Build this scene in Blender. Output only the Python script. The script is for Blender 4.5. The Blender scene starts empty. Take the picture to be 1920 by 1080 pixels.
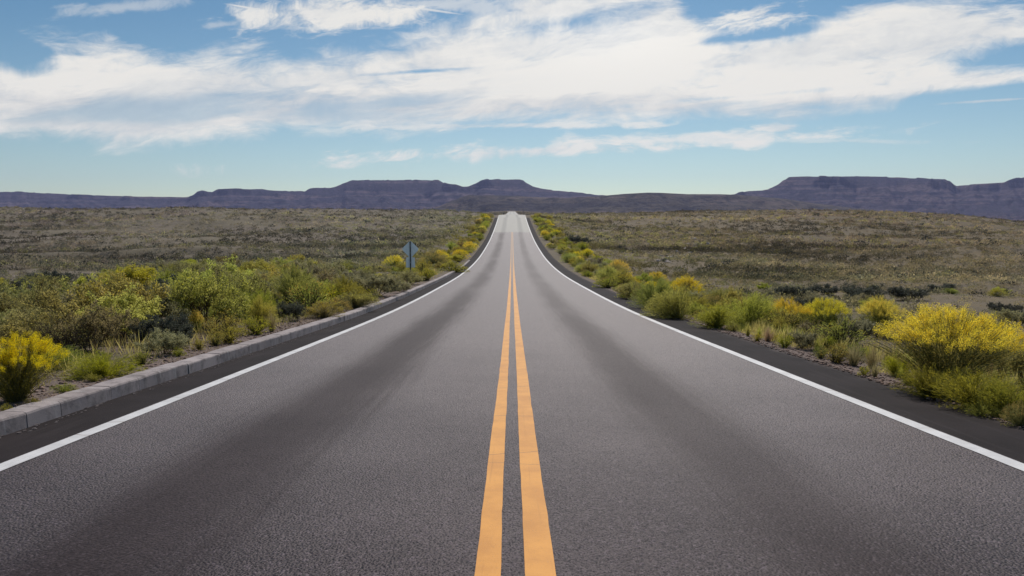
import bpy, math, random
import numpy as np
from mathutils import Vector, Euler

random.seed(7)
rng = np.random.default_rng(11)
sc = bpy.context.scene
COL = sc.collection
R = math.radians

# ------------------------------------------------------------------ camera
FPX = 1300.0                       # focal length in pixels of the 1920 px wide photograph
CAM = np.array([0.0, 0.0, 1.45])
PITCH = math.atan(120.0 / FPX)
cam_d = bpy.data.cameras.new('camera')
cam = bpy.data.objects.new('camera', cam_d)
COL.objects.link(cam)
cam.location = CAM
cam.rotation_euler = (math.pi / 2 - PITCH, 0, 0)
cam_d.sensor_width = 36.0
cam_d.lens = 36.0 * FPX / 1920.0
cam_d.clip_start = 0.05
cam_d.clip_end = 30000
sc.camera = cam
cp_, sp_ = math.cos(PITCH), math.sin(PITCH)


def ray(px, py):
    a = (px - 960.0) / FPX
    b = (540.0 - py) / FPX
    return np.array([a, cp_ + b * sp_, -sp_ + b * cp_])


# ------------------------------------------------------------------ world, sun
SUN_AZ, SUN_EL = 9.0, 48.0
world = bpy.data.worlds.new('World')
sc.world = world
world.use_nodes = True
sun_d = bpy.data.lights.new('sun', 'SUN')
sun_d.energy = 4.4
sun_d.angle = R(0.5)
sun_d.color = (1.0, 0.94, 0.85)
sun = bpy.data.objects.new('sun', sun_d)
COL.objects.link(sun)
SUN_DIR = Vector((math.sin(R(SUN_AZ)) * math.cos(R(SUN_EL)), math.cos(R(SUN_AZ)) * math.cos(R(SUN_EL)), math.sin(R(SUN_EL))))
sun.rotation_euler = (-SUN_DIR).to_track_quat('-Z', 'Y').to_euler()
sun.location = (0, 0, 60)
sc.view_settings.view_transform = 'Standard'
sc.view_settings.look = 'None'
sc.view_settings.gamma = 1.0
sc.view_settings.exposure = 0.0
sc.cycles.volume_bounces = 0
sc.cycles.max_bounces = 8
sc.cycles.transparent_max_bounces = 8
WORLD_STRENGTH = 0.1


class NT:
    """tiny helper to write node maths"""
    def __init__(self, tree):
        self.t = tree
        self.n = tree.nodes
        self.l = tree.links

    def node(self, typ, **kw):
        nd = self.n.new(typ)
        for k, v in kw.items():
            setattr(nd, k, v)
        return nd

    def put(self, sock, v):
        if isinstance(v, bpy.types.NodeSocket):
            self.l.new(v, sock)
        else:
            sock.default_value = v

    def m(self, op, a, b=None, c=None, clamp=False):
        nd = self.node('ShaderNodeMath', operation=op, use_clamp=clamp)
        self.put(nd.inputs[0], a)
        if b is not None:
            self.put(nd.inputs[1], b)
        if c is not None:
            self.put(nd.inputs[2], c)
        return nd.outputs[0]

    def sstep(self, v, a, b, o0=0.0, o1=1.0, kind='SMOOTHSTEP'):
        nd = self.node('ShaderNodeMapRange', interpolation_type=kind)
        self.put(nd.inputs['Value'], v)
        self.put(nd.inputs['From Min'], a)
        self.put(nd.inputs['From Max'], b)
        self.put(nd.inputs['To Min'], o0)
        self.put(nd.inputs['To Max'], o1)
        return nd.outputs['Result']

    def mix(self, fac, a, b, blend='MIX'):
        nd = self.node('ShaderNodeMix', data_type='RGBA', blend_type=blend)
        self.put(nd.inputs['Factor'], fac)
        self.put(nd.inputs['A'] if False else nd.inputs[6], a)
        self.put(nd.inputs[7], b)
        return nd.outputs[2]

    def noise(self, vec, scale, detail=4, rough=0.55, dist=0.0, dim='3D'):
        nd = self.node('ShaderNodeTexNoise', noise_dimensions=dim)
        self.put(nd.inputs['Vector'], vec)
        nd.inputs['Scale'].default_value = scale
        nd.inputs['Detail'].default_value = detail
        nd.inputs['Roughness'].default_value = rough
        nd.inputs['Distortion'].default_value = dist
        return nd.outputs['Fac']

    def xyz(self, x, y, z=0.0):
        nd = self.node('ShaderNodeCombineXYZ')
        self.put(nd.inputs[0], x)
        self.put(nd.inputs[1], y)
        self.put(nd.inputs[2], z)
        return nd.outputs[0]

    def sep(self, v):
        nd = self.node('ShaderNodeSeparateXYZ')
        self.put(nd.inputs[0], v)
        return nd.outputs

    def curve(self, v, pts):
        """pts in 0..1"""
        nd = self.node('ShaderNodeFloatCurve')
        c = nd.mapping.curves[0]
        nd.mapping.use_clip = False
        pts = sorted(pts)
        c.points[0].location = pts[0]
        c.points[1].location = pts[-1]
        for p in pts[1:-1]:
            c.points.new(*p)
        for p in c.points:
            p.handle_type = 'AUTO_CLAMPED'
        nd.mapping.update()
        self.put(nd.inputs['Value'], v)
        return nd.outputs[0]


def uv_of(px, py):
    d = ray(px, py)
    return d[0] / d[1], d[2] / d[1]


def build_sky():
    w = NT(world.node_tree)
    w.n.clear()
    out = w.node('ShaderNodeOutputWorld')
    bg = w.node('ShaderNodeBackground')
    bg.inputs['Strength'].default_value = WORLD_STRENGTH
    w.l.new(bg.outputs[0], out.inputs[0])
    sky = w.node('ShaderNodeTexSky', sky_type='NISHITA')
    sky.sun_disc = False
    sky.sun_elevation = R(SUN_EL)
    sky.sun_rotation = R(SUN_AZ)
    sky.altitude = 600
    sky.air_density = 1.0
    sky.dust_density = 0.7
    sky.ozone_density = 1.6
    tc = w.node('ShaderNodeTexCoord')
    x, y, z = w.sep(tc.outputs['Generated'])
    yy = w.m('MAXIMUM', w.m('ABSOLUTE', y), 0.22)
    U = w.m('DIVIDE', x, yy)
    V = w.m('DIVIDE', z, yy)
    un = w.m('MULTIPLY_ADD', U, 0.5, 0.5)          # -1..1 -> 0..1

    def uvc(pts):
        o = []
        for px, py in pts:
            u, v = uv_of(px, py)
            o.append((u * 0.5 + 0.5, v))
        return o

    # two scales of wind-drawn noise, stretched sideways
    vt = w.m('SUBTRACT', V, w.m('MULTIPLY', U, 0.10))
    warp = w.noise(w.xyz(w.m('MULTIPLY', U, 2.2), w.m('MULTIPLY', vt, 7.0), 3.1), 1.0, 4, 0.55)
    wv = w.m('MULTIPLY_ADD', warp, 0.16, vt)
    n1 = w.noise(w.xyz(w.m('MULTIPLY', U, 3.6), w.m('MULTIPLY', wv, 17.0), 0.7), 1.0, 10, 0.64, 0.08)
    n2 = w.noise(w.xyz(w.m('MULTIPLY', U, 2.2), w.m('MULTIPLY', vt, 15.0), 9.2), 1.0, 8, 0.60, 0.1)
    n3 = w.noise(w.xyz(w.m('MULTIPLY', U, 14.0), w.m('MULTIPLY', wv, 40.0), 5.2), 1.0, 8, 0.68, 0.05)
    n1c = w.m('SUBTRACT', n1, 0.5)
    n3c = w.m('SUBTRACT', n3, 0.5)

    top = w.curve(un, uvc([(-900, 60), (-300, 40), (0, 62), (120, 66), (230, 74), (300, 104), (350, 106), (430, 100), (520, 99), (620, 86),
                           (720, 70), (800, 52), (880, 30), (950, 5), (1010, -30), (1250, -30), (1290, 10), (1330, 42),
                           (1400, 52), (1480, 46), (1540, 26), (1590, 0), (1640, -20), (1760, -16), (1840, 8), (1920, 16), (2300, 40), (2900, 60)]))
    bot = w.curve(un, uvc([(-900, 230), (-300, 250), (0, 262), (110, 268), (200, 279), (300, 272), (480, 262), (620, 254), (720, 246), (900, 241),
                           (1010, 238), (1150, 236), (1300, 228), (1450, 226), (1550, 214), (1680, 200), (1800, 190), (1920, 182), (2300, 180), (2900, 200)]))
    dt = w.m('DIVIDE', w.m('SUBTRACT', top, V), 0.022)
    db = w.m('DIVIDE', w.m('SUBTRACT', V, bot), 0.016)
    F = w.m('MINIMUM', w.m('MINIMUM', dt, db), 1.7)
    F = w.m('ADD', F, w.m('MULTIPLY', n1c, 5.0))
    F = w.m('ADD', F, w.m('MULTIPLY', n3c, 2.8))

    # openings where blue shows through the band, and detached pieces
    def blob(px, py, rx, ry, tilt=0.0):
        u0, v0 = uv_of(px, py)
        du = w.m('SUBTRACT', U, u0)
        dv = w.m('SUBTRACT', w.m('SUBTRACT', V, v0), w.m('MULTIPLY', du, tilt))
        a = w.m('DIVIDE', du, rx / FPX)
        b = w.m('DIVIDE', dv, ry / FPX)
        return w.m('SUBTRACT', 1.0, w.m('SQRT', w.m('ADD', w.m('MULTIPLY', a, a), w.m('MULTIPLY', b, b))))

    for (px, py, rx, ry, t, s) in ((1950, 108, 240, 44, 0.05, 3.0), (1920, 166, 260, 24, 0.12, 2.6), (-5, 92, 130, 44, -0.25, 3.6),
                                   (1390, 70, 190, 13, 0.12, 1.5), (1040, 45, 230, 26, 0.15, 1.3), (790, 134, 130, 5, 0.06, 1.6), (1400, 180, 300, 8, 0.08, 1.2)):
        F = w.m('SUBTRACT', F, w.m('MULTIPLY', w.m('MAXIMUM', blob(px, py, rx, ry, t), 0.0), s))
    alpha = w.sstep(F, -0.35, 1.6)
    # detached cirrus
    wisps = ((640, 28, 210, 32, 0.02, 1.0), (1430, 30, 140, 28, 0.10, 0.95), (230, 12, 150, 16, 0.10, 0.4), (415, 46, 45, 8, 0.1, 0.4),
             (1020, 281, 500, 22, 0.06, 0.95), (1250, 262, 380, 17, 0.03, 0.8), (900, 236, 500, 9, 0.01, 0.8), (1460, 241, 55, 9, 0.0, 0.9), (1560, 264, 260, 6, -0.01, 0.4), (820, 5, 160, 18, -0.1, 0.6),
             (1870, 188, 120, 3, 0.06, 0.8), (620, 52, 200, 6, 0.0, 0.4))
    for (px, py, rx, ry, t, s) in wisps:
        b = w.m('ADD', blob(px, py, rx, ry, t), w.m('ADD', w.m('MULTIPLY', n1c, 3.4), w.m('MULTIPLY', n3c, 3.2)))
        alpha = w.m('MAXIMUM', alpha, w.m('MULTIPLY', w.sstep(b, 0.0, 0.9), s))
    # condensation trails
    for (x0, y0, x1, y1, th, s) in ((414, 6, 530, 25, 2.6, 0.85), (690, 2, 890, 30, 3.2, 0.75), (790, 5, 815, 18, 4.0, 0.5)):
        xm, ym = (x0 + x1) / 2, (y0 + y1) / 2
        b = blob(xm, ym, (x1 - x0) / 2, th, -(y1 - y0) / (x1 - x0))
        alpha = w.m('MAXIMUM', alpha, w.m('MULTIPLY', w.sstep(w.m('ADD', b, w.m('MULTIPLY', n3c, 0.5)), 0.0, 0.6), s))
    # no cloud close to the horizon
    alpha = w.m('MULTIPLY', alpha, w.sstep(V, 0.05, 0.09))
    alpha = w.m('MULTIPLY', alpha, 0.96)

    # cloud brightness: thick undersides a little grey-blue, sunlit parts warm white
    thick = w.sstep(V, uv_of(960, 265)[1], uv_of(960, 110)[1])
    v200 = uv_of(960, 203)[1]
    mid = w.sstep(w.m('ABSOLUTE', w.m('SUBTRACT', w.m('ADD', V, w.m('MULTIPLY', n1c, 0.06)), v200)), 46 / FPX, 6 / FPX)
    thin = w.m('MULTIPLY', w.sstep(n2, 0.56, 0.42), w.sstep(mid, 0.0, 1.0, 0.08, 0.5))
    alpha = w.m('MULTIPLY', alpha, w.m('SUBTRACT', 1.0, thin))
    shade = w.m('ADD', w.m('SUBTRACT', 0.75, w.m('MULTIPLY', mid, 0.60)), w.m('MULTIPLY', w.sstep(n2, 0.40, 0.60), 0.45))
    shade = w.m('ADD', shade, w.m('MULTIPLY', n3c, 1.7))
    shade = w.m('ADD', shade, w.m('MULTIPLY', n1c, 1.1), clamp=True)
    k = 1.0 / WORLD_STRENGTH
    ccol = w.mix(shade, (0.57 * k, 0.595 * k, 0.62 * k, 1), (0.90 * k, 0.87 * k, 0.805 * k, 1))
    # light scattered forward by the cloud in front of the sun
    glow = w.m('MAXIMUM', blob(1140, 60, 420, 150, 0.0), 0.0)
    glow = w.m('MULTIPLY', w.m('MULTIPLY', glow, glow), 0.30)
    ccol = w.mix(1.0, ccol, w.mix(glow, (1, 1, 1, 1), (1.5, 1.5, 1.5, 1)), 'MULTIPLY')
    # clear sky: cyan towards the horizon
    g = w.sstep(V, 0.0, 0.34, kind='LINEAR')
    gain = w.mix(g, (0.86, 0.90, 0.79, 1), (0.43, 0.655, 0.71, 1))
    base = w.mix(1.0, sky.outputs[0], gain, 'MULTIPLY')
    w.l.new(w.mix(alpha, base, ccol), bg.inputs['Color'])


build_sky()


# ------------------------------------------------------------------ numeric noise
def _hash(ix, iy, seed):
    h = (ix.astype(np.int64) * 374761393 + iy.astype(np.int64) * 668265263 + seed * 1274126177) & 0x7fffffff
    h = ((h ^ (h >> 13)) * 1274126177) & 0x7fffffff
    return ((h ^ (h >> 16)) & 0xffff) / 65535.0


def vnoise(x, y, seed=0):
    x = np.asarray(x, float)
    y = np.asarray(y, float)
    ix, iy = np.floor(x), np.floor(y)
    fx, fy = x - ix, y - iy
    fx = fx * fx * (3 - 2 * fx)
    fy = fy * fy * (3 - 2 * fy)
    a = _hash(ix, iy, seed)
    b = _hash(ix + 1, iy, seed)
    c = _hash(ix, iy + 1, seed)
    d = _hash(ix + 1, iy + 1, seed)
    return (a + (b - a) * fx) * (1 - fy) + (c + (d - c) * fx) * fy - 0.5


def fbm(x, y, seed=0, octs=5, gain=0.5):
    s, a = 0.0, 1.0
    for o in range(octs):
        s = s + a * vnoise(x, y, seed + o * 17)
        x, y, a = x * 2.03 + 3.1, y * 2.03 + 1.7, a * gain
    return s


def smooth(a, b, x):
    t = np.clip((np.asarray(x, float) - a) / (b - a), 0, 1)
    return t * t * (3 - 2 * t)


# ------------------------------------------------------------------ shape of the land
HALF = 3.68                       # centre line to edge line
_tab = [(404.0, 24.4), (420, 29.3), (435, 34.8), (450, 41.0), (464, 48.6), (482, 60), (500, 76), (520, 101), (545, 146), (577, 205), (600, 256),
        (640, 359), (700, 509), (800, 763), (900, 1016), (1000, 1270), (1200, 1778)]
_pts = []
for row, hw in _tab:
    Zd = FPX * HALF / hw
    p = CAM + ray(960, row) * Zd
    _pts.append((p[1], p[2]))
_pts.sort()
_Y = np.array([p[0] for p in _pts])
_Z = np.array([p[1] for p in _pts])
_s0 = (500.0 - 420.0) / FPX
_fy = np.arange(-60, 420, 0.5)
_fz = np.interp(_fy, _Y, _Z)
_fz = np.where(_fy < 9, -_s0 * _fy, _fz)
_send = (_Z[-1] - _Z[-3]) / (_Y[-1] - _Y[-3])
_fz = np.where(_fy > _Y[-1], _Z[-1] + _send * (_fy - _Y[-1]), _fz)
for _w in (7, 13, 21):
    _k = np.hanning(_w * 2 + 1)
    _k /= _k.sum()
    _pad = np.concatenate([_fz[0] + (_fy[1] - _fy[0]) * -_s0 * np.arange(-_w, 0), _fz, _fz[-1] + _send * 0.5 * np.arange(1, _w + 1)])
    _fz = np.convolve(_pad, _k, 'valid')
YC = 193.0                        # the road goes over its crest here


def zext(Y):
    return np.interp(Y, _fy, _fz)


def zroad(Y):
    Y = np.asarray(Y, float)
    z = zext(np.minimum(Y, YC + 4))
    d = np.maximum(Y - (YC - 8), 0)
    # the crest rounds off and the road falls away beyond it
    return np.where(Y > YC - 8, zext(np.minimum(Y, 400)) - d * d * 0.0052 * (d < 24) - (d >= 24) * (24 * 24 * 0.0052 + (d - 24) * 0.20), z)


_ridge = [(-1500, 394), (-400, 394), (0, 391), (300, 391.5), (600, 392), (800, 394), (880, 398), (920, 402.5), (958, 404.5), (1000, 402.5), (1050, 402), (1200, 400), (1300, 396.5),
          (1500, 394.5), (1620, 397), (1700, 400), (1800, 406), (1900, 416), (2050, 424), (2300, 428), (3200, 420)]
YR = 250.0
_ru = np.array([(p[0] - 960) / FPX for p in _ridge])
_re = np.array([CAM[2] + uv_of(p[0], p[1])[1] * YR for p in _ridge])


def terrain(X, Y):
    X = np.asarray(X, float)
    Y = np.asarray(Y, float)
    a = np.abs(X)
    u = X / np.maximum(Y, 30.0)
    E = np.interp(u, _ru, _re)
    z = zext(np.minimum(Y, YR)) + (E - zext(YR)) * smooth(70, YR, Y)
    far = -16.0 * smooth(0.42, 0.68, X / np.maximum(Y, 30.0)) + CAM[2] + (0.0125 + 0.009 * np.exp(-(X / np.maximum(Y, 30.0) / 0.07) ** 2)) * Y - 4.5
    over = smooth(YR + 8, 480, Y)
    z = z * (1 - over) + far * over
    # near the road the ground follows the carriageway
    near = 1 - smooth(7, 26, a)
    zr = zroad(np.minimum(Y, YC + 20))
    crest = smooth(YC + 2, YC + 18, Y)
    zn = zr * (1 - crest) + z * crest
    z = zn * near + z * (1 - near)
    # verges
    left = X < 0
    zl = 0.10 - 0.10 * smooth(5.2, 9, a) - 0.15 * smooth(9, 20, a)
    zrr = -0.02 - 0.06 * smooth(4.75, 5.4, a) - 0.32 * smooth(5.4, 9.0, a) - 0.35 * smooth(11, 20, a)
    z = z + np.where(left, zl, zrr) * (1 - smooth(60, 160, Y)) + np.where(left, -.02, -.02) * smooth(60, 160, Y)
    off = smooth(5.3, 9, a)
    z = z + off * (0.22 * fbm(X / 2.3, Y / 2.3, 3, 4) + 0.5 * smooth(15, 50, a) * fbm(X / 13, Y / 13, 5, 4)
                   + 2.4 * smooth(22, 70, a) * fbm(X / 38, Y / 30, 8, 3) * (1 - 0.8 * smooth(170, 240, Y)))
    # the wash below the right hillside
    wash = np.exp(-((Y - 47 - 3 * np.sin(X / 9.0)) / 3.2) ** 2) * smooth(17, 24, X)
    z = z - 0.7 * wash
    # an eroded bank across the left plain
    bank = smooth(-3, 0, Y - 88 - 6 * fbm(X / 11, Y * 0, 21, 3)) * (1 - smooth(0, 18, Y - 88)) * smooth(22, 40, -X)
    z = z + 0.9 * bank
    # under the road
    under = (X > -4.55) & (X < 4.68) & (Y < YC + 20)
    z = np.where(under, zroad(np.minimum(Y, YC + 20)) - 0.35, z)
    z = z + 0.03 * (smooth(4.75, 5.2, a)) * fbm(X / 0.5, Y / 0.5, 9, 3)
    return z


def hit(px, py):
    d = ray(px, py)
    t0 = 3.0
    t = t0
    while t < 420:
        p = CAM + d * t
        if p[2] < terrain(p[0], p[1]):
            lo, hi = t - max(0.1, t * 0.01), t
            for _ in range(14):
                mdl = (lo + hi) / 2
                p = CAM + d * mdl
                if p[2] < terrain(p[0], p[1]):
                    hi = mdl
                else:
                    lo = mdl
            return CAM + d * hi, hi
        t += max(0.1, t * 0.01)
    p = CAM + d * 200
    return p, 200


# ------------------------------------------------------------------ mesh helpers
def mesh_np(name, verts, faces, mat=None, tint=None, col=None, smooth_shade=False):
    """faces: (N,4) or (N,3) array"""
    verts = np.asarray(verts, np.float32).reshape(-1, 3)
    faces = np.asarray(faces, np.int32)
    k = faces.shape[1]
    me = bpy.data.meshes.new(name)
    me.vertices.add(len(verts))
    me.vertices.foreach_set('co', verts.ravel())
    me.loops.add(faces.size)
    me.loops.foreach_set('vertex_index', faces.ravel())
    me.polygons.add(len(faces))
    me.polygons.foreach_set('loop_start', np.arange(len(faces), dtype=np.int32) * k)
    me.polygons.foreach_set('loop_total', np.full(len(faces), k, np.int32))
    if smooth_shade:
        me.polygons.foreach_set('use_smooth', np.ones(len(faces), bool))
    me.update(calc_edges=True)
    if tint is not None:
        at = me.attributes.new('tint', 'FLOAT', 'FACE')
        at.data.foreach_set('value', np.asarray(tint, np.float32))
    if col is not None:
        at = me.attributes.new('col', 'FLOAT_COLOR', 'FACE')
        c4 = np.ones((len(faces), 4), np.float32)
        c4[:, :3] = col
        at.data.foreach_set('color', c4.ravel())
    if mat:
        me.materials.append(mat)
    return me


def link(name, me, parent=None, label=None, cat=None, group=None, kind=None):
    o = bpy.data.objects.new(name, me)
    COL.objects.link(o)
    if parent is not None:
        o.parent = parent
    tag(o, label, cat, group, kind)
    return o


def tag(o, label=None, cat=None, group=None, kind=None):
    if label:
        o['label'] = label
    if cat:
        o['category'] = cat
    if group:
        o['group'] = group
    if kind:
        o['kind'] = kind


def grid_faces(nx, ny):
    i = np.arange(nx - 1)
    j = np.arange(ny - 1)
    I, J = np.meshgrid(i, j)
    a = (J * nx + I).ravel()
    return np.stack([a, a + 1, a + 1 + nx, a + nx], 1)


def sweep(name, ys, prof, mat, dz=0.0, zf=zroad, jitter=None):
    """prof: list of (x, z) across the road, swept along ys"""
    prof = np.array(prof, float)
    n = len(prof)
    Yg = np.repeat(ys, n)
    Xg = np.tile(prof[:, 0], len(ys))
    if jitter is not None:
        Xg = Xg + jitter(Xg, Yg)
    Zg = zf(Yg) + np.tile(prof[:, 1], len(ys)) + dz
    return mesh_np(name, np.stack([Xg, Yg, Zg], 1), grid_faces(n, len(ys)), mat, smooth_shade=False)


# ------------------------------------------------------------------ materials
def material(name):
    mt = bpy.data.materials.new(name)
    mt.use_nodes = True
    t = NT(mt.node_tree)
    bsdf = t.n['Principled BSDF']
    return mt, t, bsdf


def world_pos(t):
    g = t.node('ShaderNodeNewGeometry')
    return g.outputs['Position']


def bump(t, bsdf, h, strength, dist):
    b = t.node('ShaderNodeBump')
    b.inputs['Strength'].default_value = strength
    b.inputs['Distance'].default_value = dist
    t.put(b.inputs['Height'], h)
    t.l.new(b.outputs[0], bsdf.inputs['Normal'])


def mat_asphalt():
    mt, t, b = material('asphalt')
    P = world_pos(t)
    x, y, z = t.sep(P)
    vor = t.node('ShaderNodeTexVoronoi')
    t.put(vor.inputs['Vector'], P)
    vor.inputs['Scale'].default_value = 64
    stone = vor.outputs['Distance']
    cell = t.sep(vor.outputs['Color'])[0]
    fine = t.noise(P, 75, 3, 0.6)
    big = t.noise(P, 0.5, 5, 0.6)
    # oily strip in the middle of each lane, clearer wheel tracks beside it
    ax = t.m('MINIMUM', t.m('ABSOLUTE', t.m('ADD', x, 1.95)), t.m('MULTIPLY', t.m('ABSOLUTE', t.m('SUBTRACT', x, 1.62)), 1.15))
    wob = t.noise(t.xyz(t.m('MULTIPLY', x, 0.9), t.m('MULTIPLY', y, 0.16), 0.0), 1.0, 3, 0.5)
    axw = t.m('ADD', ax, t.m('MULTIPLY', t.m('SUBTRACT', wob, 0.5), 0.5))
    streak = t.noise(t.xyz(t.m('MULTIPLY', x, 11.0), t.m('MULTIPLY', y, 0.35), 7.0), 1.0, 5, 0.6)
    axw = t.m('ADD', axw, t.m('MULTIPLY', t.m('SUBTRACT', streak, 0.5), 0.45))
    oil = t.m('MULTIPLY', t.sstep(axw, 0.95, 0.10), t.sstep(y, 10.0, 40.0, 1.0, 0.7))
    oil = t.m('MULTIPLY', oil, t.sstep(x, -0.3, 0.3, 1.0, 0.78))
    oil = t.m('MULTIPLY', oil, t.sstep(t.noise(t.xyz(t.m('MULTIPLY', x, 0.5), t.m('MULTIPLY', y, 0.1), 4.0), 1.0, 2, 0.5), 0.25, 0.55, 0.65, 1.0))
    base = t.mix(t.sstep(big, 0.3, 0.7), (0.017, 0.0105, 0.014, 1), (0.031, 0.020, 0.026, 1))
    # far road sheen painted into the base colour, paler with distance
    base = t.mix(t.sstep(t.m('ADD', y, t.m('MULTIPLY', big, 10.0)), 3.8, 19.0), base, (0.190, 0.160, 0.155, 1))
    base = t.mix(t.m('MULTIPLY', t.sstep(cell, 0.74, 0.96), 0.75), base, (0.125, 0.098, 0.112, 1))
    base = t.mix(t.m('MULTIPLY', t.sstep(fine, 0.54, 0.40), 0.9), base, (0.008, 0.007, 0.009, 1))
    base = t.mix(t.m('MULTIPLY', oil, 0.70), base, (0.020, 0.014, 0.0145, 1))
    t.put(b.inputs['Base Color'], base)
    t.put(b.inputs['Roughness'], t.sstep(oil, 0, 1, 0.50, 0.62))
    t.put(b.inputs['Specular IOR Level'], t.sstep(oil, 0, 1, 0.19, 0.085))
    b.inputs['Specular Tint'].default_value = (1.0, 0.82, 0.88, 1)
    h = t.m('ADD', t.m('MULTIPLY', t.m('SUBTRACT', 1.0, stone), 0.7), t.m('MULTIPLY', fine, 0.6))
    # oil fills the pores
    h = t.m('MULTIPLY', h, t.sstep(oil, 0, 1, 1.0, 0.25))
    bump(t, b, h, 1.0, 0.010)
    return mt


def mat_patch():
    mt, t, b = material('pale_road_surface')
    P = world_pos(t)
    x, y, z = t.sep(P)
    ax = t.m('ABSOLUTE', t.m('SUBTRACT', t.m('ABSOLUTE', x), 1.75))
    oil = t.sstep(ax, 0.8, 0.1)
    base = t.mix(t.noise(P, 0.8, 4), (0.17, 0.16, 0.148, 1), (0.22, 0.208, 0.19, 1))
    base = t.mix(t.m('MULTIPLY', oil, 0.7), base, (0.07, 0.068, 0.066, 1))
    t.put(b.inputs['Base Color'], base)
    b.inputs['Roughness'].default_value = 0.7
    return mt


def mat_shoulder():
    mt, t, b = material('dark_shoulder_asphalt')
    P = world_pos(t)
    x, y, z = t.sep(P)
    n = t.noise(P, 1.2, 6, 0.6)
    st = t.noise(t.xyz(t.m('MULTIPLY', x, 9.0), t.m('MULTIPLY', y, 0.4), 0.0), 1.0, 4, 0.55)
    f = t.noise(P, 130, 3, 0.6)
    base = t.mix(t.sstep(n, 0.3, 0.7), (0.013, 0.0095, 0.0105, 1), (0.023, 0.0175, 0.019, 1))
    base = t.mix(t.m('MULTIPLY', t.sstep(st, 0.52, 0.75), 0.5), base, (0.040, 0.032, 0.034, 1))
    base = t.mix(t.m('MULTIPLY', t.sstep(f, 0.56, 0.7), 0.4), base, (0.07, 0.06, 0.062, 1))
    sand = t.m('MULTIPLY', t.sstep(t.m('ADD', t.m('ABSOLUTE', x), t.m('MULTIPLY', n, 0.5)), 4.72, 5.0), t.sstep(f, 0.35, 0.6))
    base = t.mix(t.m('MULTIPLY', sand, 0.8), base, (0.12, 0.095, 0.09, 1))
    t.put(b.inputs['Base Color'], base)
    b.inputs['Roughness'].default_value = 0.9
    b.inputs['Specular IOR Level'].default_value = 0.12
    bump(t, b, t.m('ADD', f, t.m('MULTIPLY', n, 0.7)), 0.5, 0.004)
    return mt


def mat_paint(name, c0, c1, wear=0.45, far_wear=False):
    mt, t, b = material(name)
    P = world_pos(t)
    x, y, z = t.sep(P)
    n = t.noise(P, 3.0, 6, 0.65)
    f = t.noise(P, 90, 4, 0.65)
    st = t.noise(t.xyz(t.m('MULTIPLY', x, 30.0), t.m('MULTIPLY', y, 0.7), 0.0), 1.0, 3, 0.5)
    base = t.mix(t.sstep(n, 0.3, 0.7), c0, c1)
    base = t.mix(t.m('MULTIPLY', t.sstep(st, 0.6, 0.72), 0.28), base, (c0[0] * 0.55, c0[1] * 0.5, c0[2] * 0.5, 1))
    base = t.mix(t.m('MULTIPLY', t.sstep(f, 0.60, 0.72), wear), base, (0.10, 0.085, 0.07, 1))
    # a few cross cracks
    w = t.node('ShaderNodeTexVoronoi', feature='DISTANCE_TO_EDGE')
    t.put(w.inputs['Vector'], t.xyz(t.m('MULTIPLY', x, 0.35), t.m('ADD', t.m('MULTIPLY', y, 1.1), t.m('MULTIPLY', n, 0.12)), 0.0))
    w.inputs['Scale'].default_value = 0.55
    base = t.mix(t.sstep(w.outputs['Distance'], 0.0035, 0.0, 0.0, 0.7), base, (0.12, 0.06, 0.03, 1))
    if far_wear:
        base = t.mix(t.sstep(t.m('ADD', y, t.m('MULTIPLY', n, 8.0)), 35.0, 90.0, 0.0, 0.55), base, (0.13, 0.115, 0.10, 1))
    t.put(b.inputs['Base Color'], base)
    b.inputs['Roughness'].default_value = 0.6
    b.inputs['Specular IOR Level'].default_value = 0.3
    bump(t, b, f, 0.35, 0.004)
    return mt


def mat_concrete():
    mt, t, b = material('kerb_concrete')
    P = world_pos(t)
    x, y, z = t.sep(P)
    oi = t.node('ShaderNodeObjectInfo').outputs['Random']
    n = t.noise(P, 4.0, 7, 0.65)
    f = t.noise(P, 60.0, 4, 0.6)
    drip = t.noise(t.xyz(t.m('MULTIPLY', x, 2.0), t.m('MULTIPLY', y, 9.0), t.m('MULTIPLY', z, 1.2)), 1.0, 5, 0.6)
    base = t.mix(oi, (0.235, 0.20, 0.20, 1), (0.33, 0.285, 0.285, 1))
    base = t.mix(t.m('MULTIPLY', t.sstep(n, 0.45, 0.68), 0.8), base, (0.105, 0.09, 0.09, 1))
    base = t.mix(t.m('MULTIPLY', t.sstep(drip, 0.54, 0.72), 0.55), base, (0.42, 0.40, 0.40, 1))
    base = t.mix(t.m('MULTIPLY', t.sstep(f, 0.6, 0.72), 0.5), base, (0.10, 0.09, 0.09, 1))
    t.put(b.inputs['Base Color'], base)
    b.inputs['Roughness'].default_value = 0.85
    b.inputs['Specular IOR Level'].default_value = 0.25
    bump(t, b, t.m('ADD', n, t.m('MULTIPLY', f, 0.4)), 0.5, 0.012)
    return mt


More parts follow.
